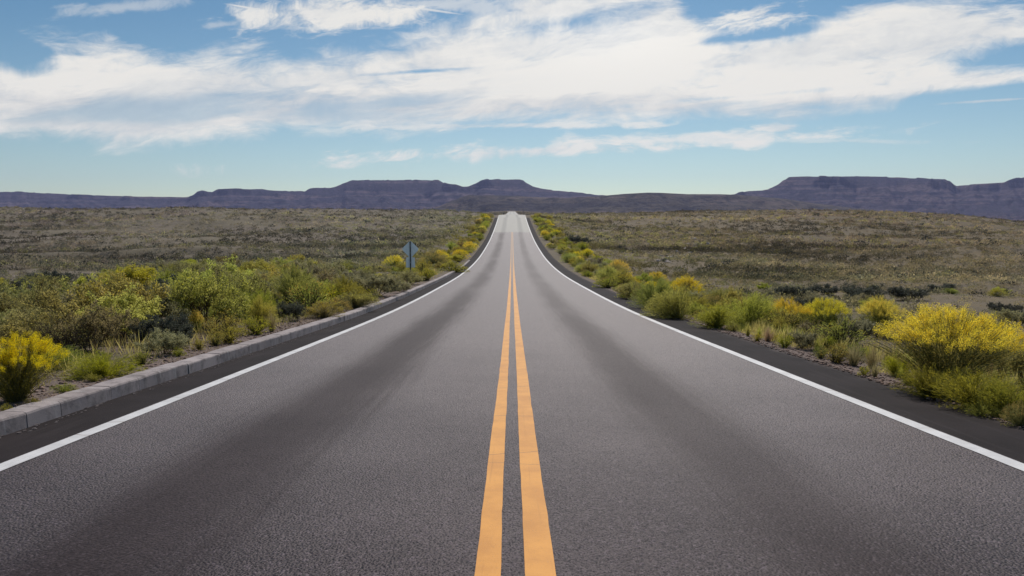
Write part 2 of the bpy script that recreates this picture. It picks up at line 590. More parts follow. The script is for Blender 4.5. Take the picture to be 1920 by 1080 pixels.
def mat_ground():
    mt, t, b = material('desert_soil')
    P = world_pos(t)
    x, y, z = t.sep(P)
    a = t.noise(P, 0.035, 6, 0.6)
    m_ = t.noise(P, 0.35, 6, 0.65)
    f = t.noise(P, 7.0, 6, 0.7)
    g = t.noise(P, 45.0, 4, 0.7)
    base = t.mix(t.sstep(a, 0.36, 0.64), (0.165, 0.136, 0.112, 1), (0.160, 0.138, 0.095, 1))
    base = t.mix(t.sstep(t.m('ADD', x, t.m('MULTIPLY', a, 30.0)), 0.0, 50.0), base, (0.160, 0.125, 0.078, 1))
    base = t.mix(t.m('MULTIPLY', t.sstep(m_, 0.42, 0.66), 0.7), base, (0.115, 0.100, 0.078, 1))
    base = t.mix(t.m('MULTIPLY', t.sstep(f, 0.50, 0.68), 0.6), base, (0.23, 0.17, 0.125, 1))
    base = t.mix(t.m('MULTIPLY', t.sstep(g, 0.52, 0.35), 0.6), base, (0.055, 0.042, 0.032, 1))
    # pinkish gravel beside the road
    ax = t.m('ABSOLUTE', x)
    verge = t.m('MULTIPLY', t.sstep(t.m('ADD', ax, t.m('MULTIPLY', f, 1.2)), 6.6, 5.6), t.sstep(y, 60.0, 25.0))
    gv = t.mix(t.sstep(g, 0.3, 0.7), (0.080, 0.060, 0.056, 1), (0.24, 0.185, 0.165, 1))
    base = t.mix(verge, base, gv)
    t.put(b.inputs['Base Color'], base)
    b.inputs['Roughness'].default_value = 0.95
    b.inputs['Specular IOR Level'].default_value = 0.1
    bump(t, b, t.m('ADD', f, t.m('MULTIPLY', g, 0.35)), 0.8, 0.06)
    return mt


def mat_hills(name, c0, c1, c2):
    mt, t, b = material(name)
    P = world_pos(t)
    x, y, z = t.sep(P)
    a = t.noise(P, 0.004, 7, 0.65)
    f = t.noise(P, 0.03, 6, 0.7)
    strata = t.noise(t.xyz(t.m('MULTIPLY', x, 0.0015), t.m('MULTIPLY', y, 0.0015), t.m('MULTIPLY', z, 0.055)), 1.0, 6, 0.6)
    spk = t.noise(P, 0.10, 4, 0.75)
    base = t.mix(t.sstep(a, 0.35, 0.65), c0, c1)
    base = t.mix(t.m('MULTIPLY', t.sstep(strata, 0.52, 0.57), 1.0), base, c2)
    base = t.mix(t.m('MULTIPLY', t.sstep(strata, 0.46, 0.38), 0.7), base, (0.026, 0.024, 0.034, 1))
    base = t.mix(t.m('MULTIPLY', t.sstep(f, 0.55, 0.42), 0.7), base, (0.020, 0.020, 0.022, 1))
    base = t.mix(t.m('MULTIPLY', t.sstep(spk, 0.58, 0.72), 0.7), base, (c2[0] * 1.7, c2[1] * 1.7, c2[2] * 1.6, 1))
    t.put(b.inputs['Base Color'], base)
    b.inputs['Roughness'].default_value = 0.95
    b.inputs['Specular IOR Level'].default_value = 0.05
    bump(t, b, t.m('ADD', f, spk), 0.9, 9.0)
    return mt


def mat_leaf(name, c0, c1, transl=0.4, attr='tint', rnd=0.35, gloss=0.2):
    """two leaf colours mixed by the leaf's own tint; thin leaves pass light"""
    mt, t, b = material(name)
    if attr == 'col':
        at = t.node('ShaderNodeAttribute', attribute_name='col')
        base = at.outputs['Color']
    else:
        at = t.node('ShaderNodeAttribute', attribute_name='tint')
        base = t.mix(at.outputs['Fac'], c0, c1)
        oi = t.node('ShaderNodeObjectInfo').outputs['Random']
        hs = t.node('ShaderNodeHueSaturation')
        t.put(hs.inputs['Hue'], t.sstep(oi, 0, 1, 0.5 - 0.035 * rnd / 0.35, 0.5 + 0.025 * rnd / 0.35, kind='LINEAR'))
        t.put(hs.inputs['Value'], t.sstep(t.m('FRACT', t.m('MULTIPLY', oi, 7.31)), 0, 1, 1 - rnd * 0.6, 1 + rnd * 0.6, kind='LINEAR'))
        t.put(hs.inputs['Saturation'], t.sstep(t.m('FRACT', t.m('MULTIPLY', oi, 3.7)), 0, 1, 0.85, 1.05, kind='LINEAR'))
        t.put(hs.inputs['Color'], base)
        base = hs.outputs['Color']
    t.put(b.inputs['Base Color'], base)
    b.inputs['Roughness'].default_value = 0.6
    b.inputs['Specular IOR Level'].default_value = gloss
    tr = t.node('ShaderNodeBsdfTranslucent')
    t.put(tr.inputs['Color'], base)
    mx = t.node('ShaderNodeMixShader')
    mx.inputs[0].default_value = transl
    out = t.n['Material Output']
    t.l.new(b.outputs[0], mx.inputs[1])
    t.l.new(tr.outputs[0], mx.inputs[2])
    t.l.new(mx.outputs[0], out.inputs['Surface'])
    return mt


def mat_plain(name, col, rough=0.8, spec=0.2, metal=0.0, nscale=20.0, var=0.35):
    mt, t, b = material(name)
    tc = t.node('ShaderNodeTexCoord').outputs['Object']
    n = t.noise(tc, nscale, 5, 0.65)
    base = t.mix(t.sstep(n, 0.3, 0.7), tuple(c * (1 - var) for c in col[:3]) + (1,), tuple(min(1, c * (1 + var)) for c in col[:3]) + (1,))
    t.put(b.inputs['Base Color'], base)
    b.inputs['Roughness'].default_value = rough
    b.inputs['Specular IOR Level'].default_value = spec
    b.inputs['Metallic'].default_value = metal
    bump(t, b, n, 0.25, 0.01)
    return mt


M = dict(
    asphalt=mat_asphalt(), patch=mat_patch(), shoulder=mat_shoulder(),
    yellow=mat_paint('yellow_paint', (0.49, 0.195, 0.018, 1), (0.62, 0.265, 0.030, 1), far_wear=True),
    white=mat_paint('white_paint', (0.44, 0.43, 0.44, 1), (0.58, 0.57, 0.58, 1), 0.5),
    concrete=mat_concrete(), ground=mat_ground(),
    mesa=mat_hills('mesa_rock', (0.038, 0.033, 0.050, 1), (0.060, 0.046, 0.058, 1), (0.125, 0.088, 0.088, 1)),
    foothill=mat_hills('foothill_scrub', (0.075, 0.062, 0.052, 1), (0.10, 0.082, 0.062, 1), (0.13, 0.10, 0.085, 1)),
    stem_green=mat_leaf('green_stem', (0.075, 0.10, 0.03, 1), (0.15, 0.155, 0.05, 1), 0.15),
    stem_wood=mat_plain('woody_stem', (0.075, 0.055, 0.042), 0.9, 0.1),
    broom=mat_leaf('broom_leaf', (0.25, 0.265, 0.026, 1), (0.47, 0.44, 0.042, 1), 0.6),
    flower=mat_leaf('yellow_flower', (0.84, 0.60, 0.010, 1), (0.95, 0.76, 0.02, 1), 0.6, rnd=0.2),
    flower_dull=mat_leaf('old_flower', (0.54, 0.43, 0.030, 1), (0.74, 0.57, 0.05, 1), 0.55),
    olive=mat_leaf('olive_leaf', (0.21, 0.195, 0.06, 1), (0.40, 0.36, 0.11, 1), 0.55),
    bright=mat_leaf('bright_leaf', (0.32, 0.335, 0.030, 1), (0.56, 0.53, 0.06, 1), 0.6),
    sage=mat_leaf('sage_leaf', (0.215, 0.205, 0.095, 1), (0.40, 0.37, 0.19, 1), 0.5),
    dark=mat_leaf('dark_leaf', (0.065, 0.070, 0.05, 1), (0.13, 0.135, 0.095, 1), 0.35),
    straw=mat_leaf('straw', (0.26, 0.19, 0.085, 1), (0.46, 0.36, 0.18, 1), 0.4),
    scrub=mat_leaf('scrub_leaf', None, None, 0.45, attr='col'),
    rock=mat_plain('pale_rock', (0.36, 0.31, 0.28), 0.9, 0.15, 0, 3.0, 0.35),
    redrock=mat_plain('red_brown_stone', (0.21, 0.145, 0.12), 0.9, 0.15, 0, 6.0, 0.4),
    grit=mat_plain('old_mortar', (0.10, 0.085, 0.085), 0.9, 0.1, 0, 30.0, 0.4),
    sign=mat_plain('bare_aluminium', (0.68, 0.80, 0.90), 0.4, 0.6, 0.0, 6.0, 0.08),
    post=mat_plain('dark_steel', (0.05, 0.065, 0.075), 0.6, 0.3, 0.2, 12.0, 0.3),
)

# ------------------------------------------------------------------ ground
xs = np.concatenate([np.arange(4.75, 16, 0.22), np.arange(16, 60, 0.8), np.geomspace(60, 5200, 90)])
xl = np.concatenate([[4.57, 4.66], xs[1:]])
gx = np.concatenate([-xl[::-1], [-4.5, -2, 0, 2, 4.6], [4.7], xs])
gy = np.concatenate([np.arange(-12, 3, 1.5), np.arange(3, 30, 0.25), np.arange(30, 110, 0.7), np.arange(110, 290, 1.4), np.geomspace(290, 4700, 70)])
GX, GY = np.meshgrid(gx, gy)
GZ = terrain(GX, GY)
link('ground', mesh_np('ground', np.stack([GX.ravel(), GY.ravel(), GZ.ravel()], 1), grid_faces(len(gx), len(gy)), M['ground'], smooth_shade=True), kind='structure')

# ------------------------------------------------------------------ road
ys = np.concatenate([np.arange(-10, 30, 0.5), np.arange(30, 215, 1.0)])
SEAM = 137.0
y1 = ys[ys <= SEAM]
y2 = np.concatenate([[SEAM], ys[ys > SEAM]])
edge = HALF + 0.09
prof = [(-edge, 0.0), (-1.84, 0.012), (0, 0.02), (1.84, 0.012), (edge, 0.0)]
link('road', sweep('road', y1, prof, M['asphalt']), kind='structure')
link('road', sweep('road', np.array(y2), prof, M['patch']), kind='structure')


# the same road seen again where it climbs out of the next valley
yfar = np.arange(222, 1100, 6.0)
link('road', sweep('road', yfar, [(-edge - 1.0, 0.35), (0, 0.5), (edge + 1.0, 0.35)], M['patch'], zf=lambda Y: terrain(0 * Y, Y)), kind='structure')


def sh_jit(X, Y):
    return np.where(X > 4.6, 0.09 * fbm(Y / 1.7, Y * 0, 31, 4) + 0.03 * fbm(Y / 0.25, Y * 0, 37, 3), 0)


ysf = np.concatenate([np.arange(-10, 40, 0.12), np.arange(40, 215, 1.0)])
link('road_shoulder', sweep('road_shoulder', ysf, [(edge, -0.001), (4.3, -0.012), (4.70, -0.02), (4.78, -0.3)], M['shoulder'], jitter=sh_jit), kind='structure')
link('road_shoulder', sweep('road_shoulder', ysf, [(-4.72, -0.3), (-4.66, -0.012), (-4.40, -0.010), (-edge, -0.001)], M['shoulder']), kind='structure')


def line(x0, x1, mat, name='road_marking', ylim=SEAM, amp=0.006):
    yy = np.concatenate([np.arange(-10, 40, 0.1), np.arange(40, ylim + .5, 1.0)])

    def cz(x):
        return np.interp(abs(x), [0, 1.84, edge], [0.02, 0.012, 0.0])
    p = [(x0, cz(x0) + 0.004), (x1, cz(x1) + 0.004)]

    def jit(X, Y):
        s = 1 if X is None else np.sign(X - (x0 + x1) / 2)
        return amp * (fbm(Y / 0.35 + 50 * s, Y * 0 + x0 * 7, 41, 4) + 1.5 * fbm(Y / 4.0, Y * 0 + x0, 43, 2))
    return link(name, sweep(name, yy, p, mat, jitter=jit), kind='structure')


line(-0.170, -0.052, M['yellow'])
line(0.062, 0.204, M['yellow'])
line(-HALF - 0.07, -HALF + 0.07, M['white'], ylim=200)
line(HALF - 0.07, HALF + 0.07, M['white'], ylim=200)

# ------------------------------------------------------------------ kerb: one row of cast segments
kroot = bpy.data.objects.new('concrete_kerb', None)
COL.objects.link(kroot)
kroot.location = (-4.5, 3.0, float(zroad(3.0)))
tag(kroot, 'long pale concrete kerb between the dark left shoulder and the scrub verge', 'kerb')
joints = [2.2, 3.4, 4.7, 5.45, 6.13, 6.60, 7.45, 8.02, 9.25, 10.3, 11.4, 13.4, 15.6]
while joints[-1] < 70:
    joints.append(joints[-1] + random.uniform(2.0, 3.2))


def kerb_segment(ya, yb, g0, g1):
    n = max(3, int((yb - ya) / 0.12))
    yv = np.linspace(ya + g0, yb - g1, n)
    sect = [(-4.375, -0.12), (-4.385, 0.115), (-4.392, 0.132), (-4.410, 0.142), (-4.600, 0.148), (-4.625, 0.138), (-4.632, 0.11), (-4.635, -0.12)]
    m_ = len(sect)
    V_, F_ = [], []
    fade = 1 - smooth(45, 68, (ya + yb) / 2)
    dx = random.uniform(-0.006, 0.006)
    dzz = random.uniform(-0.004, 0.004)
    for i, y in enumerate(yv):
        endr = 0.006 if i in (0, n - 1) else 0.0
        for j, (sx, sz) in enumerate(sect):
            nx = 0.008 * float(fbm(y / 0.15 + j * 3, j * 1.3, 51, 3))
            nz = 0.006 * float(fbm(y / 0.2 + j * 5, j * 2.3, 53, 3))
            top = sz > 0
            cx = -4.505
            V_.append((cx + (sx - cx) * (1 - endr * 2) + dx + nx, y, float(zroad(y)) + (sz * (0.35 + 0.65 * fade) - endr + dzz + nz if top else sz)))
    for i in range(n - 1):
        for j in range(m_):
            a, c = i * m_ + j, i * m_ + (j + 1) % m_
            F_.append((a, a + m_, c + m_, c))
    V_ = np.array(V_) - np.array(kroot.location)
    me = bpy.data.meshes.new('kerb_segment')
    me.from_pydata(V_.tolist(), [], F_ + [tuple(range(m_)), tuple(range(n * m_ - 1, (n - 1) * m_ - 1, -1))])
    me.materials.append(M['concrete'])
    return me


for a, b_ in zip(joints[:-1], joints[1:]):
    g = random.choice((0.003, 0.004, 0.010))
    link('kerb_segment', kerb_segment(a, b_, g, g), kroot)

# broken strip of mortar at the foot of the kerb
cv, cf = [], []
for i in range(520):
    y = 3.0 + 24 * random.random() ** 1.3
    s = random.uniform(0.006, 0.026)
    cx = -4.34 + random.uniform(-0.03, 0.10)
    z0 = float(zroad(y)) - 0.006
    nb = len(cv)
    k = random.randint(4, 6)
    for j in range(k):
        an = 2 * math.pi * j / k + random.uniform(-.3, .3)
        cv.append((cx + s * 0.5 * math.cos(an), y + s * 1.4 * math.sin(an), z0))
    for j in range(k):
        p = cv[nb + j]
        cv.append((cx + (p[0] - cx) * .7, y + (p[1] - y) * .7, z0 + s * 0.35))
    for j in range(k):
        cf.append((nb + j, nb + (j + 1) % k, nb + k + (j + 1) % k, nb + k + j))
    cf.append(tuple(nb + k + j for j in range(k)))
me = bpy.data.meshes.new('grit')
me.from_pydata(cv, [], cf)
me.materials.append(M['grit'])
link('grit', me, label='loose grit and broken mortar lying along the foot of the kerb', cat='grit', kind='stuff')


# ------------------------------------------------------------------ hills and mesas
def heightfield(name, prof, dist, depth_back, slope_len, mat, base_row=408, seed=0, cliff=0.22, rough=1.0, na=900):
    px = np.array([p[0] for p in prof], float)
    el = np.array([uv_of(p[0], p[1])[1] for p in prof])
    uu = np.array([uv_of(p[0], p[1])[0] for p in prof])
    us = np.linspace(uu[0], uu[-1], na)
    top = np.interp(us, uu, el) * dist
    base = (CAM[2] + uv_of(960, base_row)[1] * dist)
    d = np.concatenate([np.linspace(-slope_len * 1.25, -slope_len * 0.35, 34, endpoint=False), np.linspace(-slope_len * 0.35, slope_len * 0.12, 46, endpoint=False),
                        np.linspace(slope_len * 0.12, depth_back, 16)])
    Ug, Dg = np.meshgrid(us, d)
    Xg0 = Ug * dist
    # spurs and gullies: the cliff line wanders to and fro
    spur = slope_len * (0.16 * fbm(Xg0 / 240, Xg0 * 0, seed + 1, 4) + 0.07 * fbm(Xg0 / 60, Xg0 * 0, seed + 5, 4))
    D = Dg + spur * smooth(-slope_len * 1.2, -slope_len * 0.2, Dg) * 0 + spur
    D = D - np.max(spur) * 1.0
    ridge = np.max(spur[0]) - spur[0]
    T = np.tile(CAM[2] + (top - 0) / dist * (dist + ridge), (len(d), 1))
    t = np.clip(-D / slope_len, 0, 1)
    talus = (1 - t) ** 1.6
    step = smooth(0.0, 0.05, t)
    bench = 0.07 * smooth(0.28, 0.33, t) + 0.05 * smooth(0.5, 0.55, t)
    H = np.where(D >= 0, 1.0, (1 - cliff * step) * talus * (1 - bench * (1 - t)))
    gully = 1 - np.abs(fbm(Xg0 / 85 + 0.6 * Dg / 200, Dg / 420, seed + 9, 4)) * 2
    Zg = base + (T - base) * H
    hgt = np.maximum(T - base, 1)
    Zg = Zg + rough * hgt * (0.16 * fbm(Xg0 / 70, Dg / 70, seed + 3, 5) - 0.14 * gully * smooth(0.02, 0.25, t)) * smooth(0.0, 0.12, t) * (1 - smooth(0.85, 1, t) * 0.6)
    Zg = np.minimum(Zg, np.maximum(T, base))
    # falls away again far behind
    Zg = Zg - (Zg - base + 20) * smooth(depth_back * 0.6, depth_back, Dg)
    Zg = Zg - 25 * smooth(0.92, 1.0, t) * (D < 0)
    Yg = dist + Dg
    me = mesh_np(name, np.stack([(Ug * Yg).ravel(), Yg.ravel(), Zg.ravel()], 1), grid_faces(len(us), len(d)), mat, smooth_shade=True)
    return link(name, me, kind='structure')


HILL_LOW = -80.0
left_range = [(-1300, 372), (-700, 366), (-200, 363), (-60, 362), (0, 360), (35, 358.5), (80, 361.5), (120, 363.5), (210, 366.5), (300, 369), (350, 369), (362, 366), (370, 359), (380, 356.5), (390, 359.5), (398, 360),
              (408, 354.5), (440, 353), (475, 354), (492, 353.5), (505, 356), (545, 358), (572, 358), (582, 352.5), (605, 351.5), (626, 351), (634, 348), (648, 341.5), (660, 337.5), (700, 336.5),
              (760, 336.5), (822, 337), (830, 341), (842, 344.5), (855, 345.5), (868, 350), (878, 349.5), (892, 343.5), (902, 338), (912, 335.5), (978, 335.5), (986, 342), (1000, 349),
              (1015, 353), (1040, 356.5), (1070, 359), (1090, 361), (1110, 364), (1160, 368), (1230, 376), (1320, 384), (1420, 395)]
right_range = [(1250, 400), (1310, 382), (1360, 366), (1378, 364), (1386, 360), (1405, 357.5), (1430, 357), (1446, 352), (1458, 346), (1470, 337), (1478, 332), (1500, 330.5), (1560, 329), (1640, 330), (1690, 332),
               (1735, 333.5), (1772, 334.5), (1782, 340), (1793, 347.5), (1810, 346), (1850, 344), (1882, 342), (1894, 336.5), (1906, 333), (1960, 331), (2100, 332), (2160, 345), (2400, 352), (3000, 366)]
foot = [(760, 402), (820, 388), (866, 369), (880, 365.5), (910, 366), (950, 366.5), (1000, 369), (1060, 371), (1120, 368), (1170, 363.5), (1215, 361), (1240, 361.5), (1290, 364), (1350, 364), (1400, 366),
        (1460, 371), (1520, 380), (1600, 390), (1700, 398), (1800, 404)]
heightfield('mesa', left_range, 3400, 1100, 900, M['mesa'], 404, 100, 0.22)
heightfield('mesa', right_range, 3000, 1100, 850, M['mesa'], 406, 200, 0.22)
heightfield('hills', foot, 1900, 600, 520, M['foothill'], 410, 300, 0.02, 1.1)


# ------------------------------------------------------------------ plants
def rot_quads(c, d, L, W, tint, up_bias=None):
    """leaf quads at centres c, along directions d; L, W arrays"""
    n = len(c)
    d = d / np.linalg.norm(d, axis=1, keepdims=True)
    r = rng.normal(size=(n, 3))
    s = np.cross(d, r)
    s /= np.linalg.norm(s, axis=1, keepdims=True) + 1e-9
    L = np.broadcast_to(L, n)[:, None]
    W = np.broadcast_to(W, n)[:, None]
    a = c - d * L * 0.5
    e = c + d * L * 0.5
    mdl = c + d * L * 0.05
    v = np.stack([a, mdl + s * W * 0.5, e, mdl - s * W * 0.5], 1)
    return v.reshape(-1, 3), np.broadcast_to(tint, n)


def quads_mesh(name, parts, mat):
    V = np.concatenate([p[0] for p in parts])
    T = np.concatenate([p[1] for p in parts])
    F = np.arange(len(V), dtype=np.int32).reshape(-1, 4)
    return mesh_np(name, V, F, mat, tint=np.clip(T, 0, 1))


def tubes_mesh(name, lines, mat, sides=3):
    """lines: list of (points Nx3, r0, r1)"""
    V, F, T = [], [], []
    base = 0
    for P, r0, r1 in lines:
        n = len(P)
        tang = np.gradient(P, axis=0)
        tang /= np.linalg.norm(tang, axis=1, keepdims=True) + 1e-9
        ref = np.array([0.31, 0.87, 0.2])
        s = np.cross(tang, ref)
        s /= np.linalg.norm(s, axis=1, keepdims=True) + 1e-9
        q = np.cross(tang, s)
        rr = np.linspace(r0, r1, n)[:, None]
        tv = random.random()
        for k in range(sides):
            an = 2 * math.pi * k / sides
            V.append(P + (s * math.cos(an) + q * math.sin(an)) * rr)
        # vertices are stored side by side: index = base + k*n + i
        for k in range(sides):
            k2 = (k + 1) % sides
            i = np.arange(n - 1)
            F.append(np.stack([base + k * n + i, base + k * n + i + 1, base + k2 * n + i + 1, base + k2 * n + i], 1))
            T.append(np.full(n - 1, tv))
        base += n * sides
    return mesh_np(name, np.concatenate(V), np.concatenate(F), mat, tint=np.concatenate(T))


def bez(p0, p1, p2, n):
    t = np.linspace(0, 1, n)[:, None]
    return (1 - t) ** 2 * p0 + 2 * t * (1 - t) * p1 + t * t * p2


def vase(nst, spread, leafL, leafW, leaves, flowers, fl_size, lumps, stem_r=0.0022, leaf_from=0.35, droop=0.0, flat=0.9, flower_top=0.0, fl_len=0.1, fl_q=0.42):
    """a broom-like plant of unit height and unit radius: many upright stems fanning from one crown. returns (stems, leaf quads, flower quads)"""
    st, lf, fl = [], [], []
    lump_ang = rng.uniform(0, 2 * math.pi, lumps)
    lump_th = np.sqrt(rng.uniform(0, 1, lumps))
    lump_h = rng.uniform(0.72, 1.05, lumps)
    for i in range(nst):
        k = rng.integers(lumps)
        th = np.clip(lump_th[k] + rng.normal(0, 0.16), 0, 1.08)
        an = lump_ang[k] + rng.normal(0, 0.30)
        hh = lump_h[k] * rng.uniform(0.86, 1.04)
        tip = np.array([math.cos(an) * th, math.sin(an) * th, hh * math.sqrt(max(0.06, 1 - (th * flat) ** 2))])
        tip[:2] *= spread
        b0 = np.array([math.cos(an) * 0.16 * rng.random(), math.sin(an) * 0.16 * rng.random(), -0.03])
        mid = np.array([tip[0] * 0.35, tip[1] * 0.35, tip[2] * 0.62]) + rng.normal(0, 0.03, 3)
        if droop:
            tip[2] -= droop * th
        P = bez(b0, mid, tip, 7)
        st.append((P, stem_r * 1.6, stem_r * 0.6))
        n = int(leaves * rng.uniform(0.7, 1.3))
        t = rng.uniform(leaf_from, 1.02, n)
        c = (1 - t)[:, None] ** 2 * b0 + (2 * t * (1 - t))[:, None] * mid + (t * t)[:, None] * tip
        c = c + rng.normal(0, 0.022, (n, 3))
        dr = (tip - mid)[None, :] * 1.1 + rng.normal(0, 0.20, (n, 3))
        cl = 0.35 + 0.3 * vnoise(tip[0] * 3 + 9, tip[1] * 3 + i * 0.001, 77)
        lf.append(rot_quads(c, dr, leafL * rng.uniform(0.6, 1.3, n), leafW * rng.uniform(0.7, 1.2, n), cl + rng.uniform(-0.3, 0.4, n)))
        if flowers and (tip[2] > flower_top) and rng.random() < 0.9:
            n = int(flowers * rng.uniform(0.5, 1.3))
            o = rng.normal(0, 1, (n, 3))
            o *= (fl_size * rng.uniform(0.3, 1.0, n) / (np.linalg.norm(o, axis=1) + 1e-9))[:, None]
            f_ = 1 - fl_len * rng.random(n)[:, None] ** 1.4
            pos = (1 - f_) ** 2 * b0 + 2 * f_ * (1 - f_) * mid + f_ * f_ * tip
            fl.append(rot_quads(pos + o, rng.normal(0, 1, (n, 3)), fl_size * fl_q * rng.uniform(0.6, 1.2, n), fl_size * fl_q * 0.8, rng.uniform(0, 1) * 0.5 + rng.uniform(0, 0.5, n)))
    return st, lf, fl


def branchy(nmain, nsub, ntw, clump_n, clump_r, leafL, leafW, spread=1.0, low=0.15, bare=0.0, flowers=0, fl_size=0.03, stem_r=0.012):
    """a woody bush of unit height: main stems fork into branches and twigs that carry leaf clumps"""
    st, lf, fl = [], [], []
    for i in range(nmain):
        an = 2 * math.pi * (i + rng.random() * 0.8) / nmain
        th = rng.uniform(0.15, 1.0)
        b0 = np.array([math.cos(an) * 0.06, math.sin(an) * 0.06, -0.04])
        e = np.array([math.cos(an) * th * 0.62 * spread, math.sin(an) * th * 0.62 * spread, rng.uniform(0.32, 0.66) * (1.12 - 0.45 * th)])
        mid = np.array([e[0] * 0.35, e[1] * 0.35, e[2] * 0.6]) + rng.normal(0, 0.04, 3)
        st.append((bez(b0, mid, e, 6), stem_r, stem_r * 0.55))
        for j in range(nsub):
            f = rng.uniform(0.45, 1.0)
            p0 = (1 - f) ** 2 * b0 + 2 * f * (1 - f) * mid + f * f * e
            a2 = an + rng.normal(0, 0.9)
            rr = rng.uniform(0.14, 0.38)
            e2 = p0 + np.array([math.cos(a2) * rr * spread, math.sin(a2) * rr * spread, rng.uniform(0.02, 0.36)])
            e2[2] = min(e2[2], 1.0)
            e2[2] = max(e2[2], low)
            m2 = (p0 + e2) / 2 + rng.normal(0, 0.04, 3)
            st.append((bez(p0, m2, e2, 5), stem_r * 0.5, stem_r * 0.25))
            clump_t = rng.uniform(0.1, 0.75)
            for k in range(ntw):
                f2 = rng.uniform(0.4, 1.0)
                q0 = (1 - f2) ** 2 * p0 + 2 * f2 * (1 - f2) * m2 + f2 * f2 * e2
                dv = rng.normal(0, 1, 3)
                dv[2] = abs(dv[2]) * 0.8 + 0.1
                dv = dv / np.linalg.norm(dv) * rng.uniform(0.06, 0.15)
                q2 = q0 + dv
                st.append((np.stack([q0, (q0 + q2) / 2 + rng.normal(0, 0.012, 3), q2]), stem_r * 0.24, stem_r * 0.1))
                if rng.random() < bare:
                    continue
                n = int(clump_n * rng.uniform(0.4, 1.4))
                o = rng.normal(0, clump_r * 0.55, (n, 3))
                lf.append(rot_quads(q0 + dv * rng.uniform(0.3, 1.15, (n, 1)) + o, dv / np.linalg.norm(dv) + rng.normal(0, 0.7, (n, 3)), leafL * rng.uniform(0.6, 1.3, n), leafW * rng.uniform(0.7, 1.2, n),
                                    clump_t + rng.uniform(-0.2, 0.35, n)))
                if flowers and q2[2] > 0.5 and rng.random() < 0.6:
                    n = int(flowers * rng.uniform(0.5, 1.3))
                    o = rng.normal(0, fl_size * 0.6, (n, 3))
                    fl.append(rot_quads(q2 + o, rng.normal(0, 1, (n, 3)), fl_size * 0.5, fl_size * 0.42, rng.uniform(0, 1, n)))
    return st, lf, fl


def tuft(nbl, spread, bend, width):
    """a bunch grass of unit height"""
    V, T = [], []
    for i in range(nbl):
        an = rng.uniform(0, 2 * math.pi)
        th = rng.random() ** 0.7
        hh = rng.uniform(0.55, 1.05) * (1 - 0.35 * th)
        b0 = np.array([math.cos(an) * 0.12 * th, math.sin(an) * 0.12 * th, -0.02])
        tip = np.array([math.cos(an) * th * spread, math.sin(an) * th * spread, hh])
        mid = np.array([tip[0] * 0.35, tip[1] * 0.35, hh * (0.6 + bend * th)])
        P = bez(b0, mid, tip, 4)
        side = np.array([-math.sin(an + 1.2 * rng.normal()), math.cos(an), 0.0])
        side /= np.linalg.norm(side)
        w = np.array([1.0, 0.85, 0.55, 0.12])[:, None] * width * 0.5
        A, B = P - side * w, P + side * w
        for k in range(3):
            V.append(np.stack([A[k], B[k], B[k + 1], A[k + 1]]))
            T.append(0.2 + 0.7 * rng.random())
    return [(np.concatenate(V), np.array(T))]


PROTO = {}


def define(kind, name, variants, fn, leaf_mat, stem_mat, flower_mat=None, cat='shrub'):
    vs = []
    for i in range(variants):
        st, lf, fl = fn()
        parts = []
        if st:
            parts.append(('stems', tubes_mesh('stems', st, M[stem_mat])))
        if lf:
            parts.append(('foliage', quads_mesh('foliage', lf, M[leaf_mat])))
        if fl and flower_mat:
            parts.append(('blossoms', quads_mesh('blossoms', fl, M[flower_mat])))
        vs.append(parts)
    PROTO[kind] = dict(name=name, cat=cat, v=vs)


def solo(kind, name, variants, fn, mat, cat):
    PROTO[kind] = dict(name=name, cat=cat, v=[[(None, quads_mesh(name, fn(), M[mat]))] for _ in range(variants)])


_cnt = {}


def plant(kind, x, y, z, h, w, label, group=None, rz=None, squash=None):
    """one plant: an empty at its foot with its parts, sharing the mesh data of its kind"""
    p = PROTO[kind]
    i = _cnt.get(kind, 0)
    _cnt[kind] = i + 1
    parts = p['v'][i % len(p['v'])]
    rz = random.uniform(0, 6.28) if rz is None else rz
    if parts[0][0] is None:
        o = bpy.data.objects.new(p['name'], parts[0][1])
        COL.objects.link(o)
    else:
        o = bpy.data.objects.new(p['name'], None)
        COL.objects.link(o)
        o.empty_display_size = 0.2
        for nm, me in parts:
            c = bpy.data.objects.new(nm, me)
            COL.objects.link(c)
            c.parent = o
    o.location = (x, y, z)
    o.rotation_euler = (random.uniform(-.05, .05), random.uniform(-.05, .05), rz)
    o.scale = (w, w, h)
    tag(o, label, p['cat'], group)
    return o


define('rabbit', 'rabbitbrush', 3, lambda: vase(560, 1.0, 0.060, 0.0065, 24, 130, 0.050, 40, leaf_from=0.2, flower_top=0.62, fl_len=0.10, flat=0.76, fl_q=0.20), 'broom', 'stem_green', 'flower')
define('gold', 'flowering_bush', 2, lambda: vase(300, 1.0, 0.075, 0.012, 22, 60, 0.070, 20, leaf_from=0.3, flower_top=0.15, fl_len=0.18, fl_q=0.26), 'bright', 'stem_green', 'flower')
define('rust', 'flowering_bush', 2, lambda: vase(280, 1.0, 0.075, 0.013, 32, 22, 0.045, 18, leaf_from=0.25, flower_top=0.2, fl_len=0.2), 'olive', 'stem_green', 'flower_dull')
define('broom', 'broom_bush', 3, lambda: vase(420, 1.0, 0.095, 0.007, 44, 0, 0, 22, leaf_from=0.2), 'bright', 'stem_green')
define('greenbroom', 'broom_bush', 2, lambda: vase(380, 1.0, 0.085, 0.008, 44, 0, 0, 22, leaf_from=0.15), 'broom', 'stem_green')
define('olive', 'olive_bush', 4, lambda: branchy(11, 9, 8, 16, 0.045, 0.045, 0.020, 1.25, bare=0.12), 'olive', 'stem_wood')
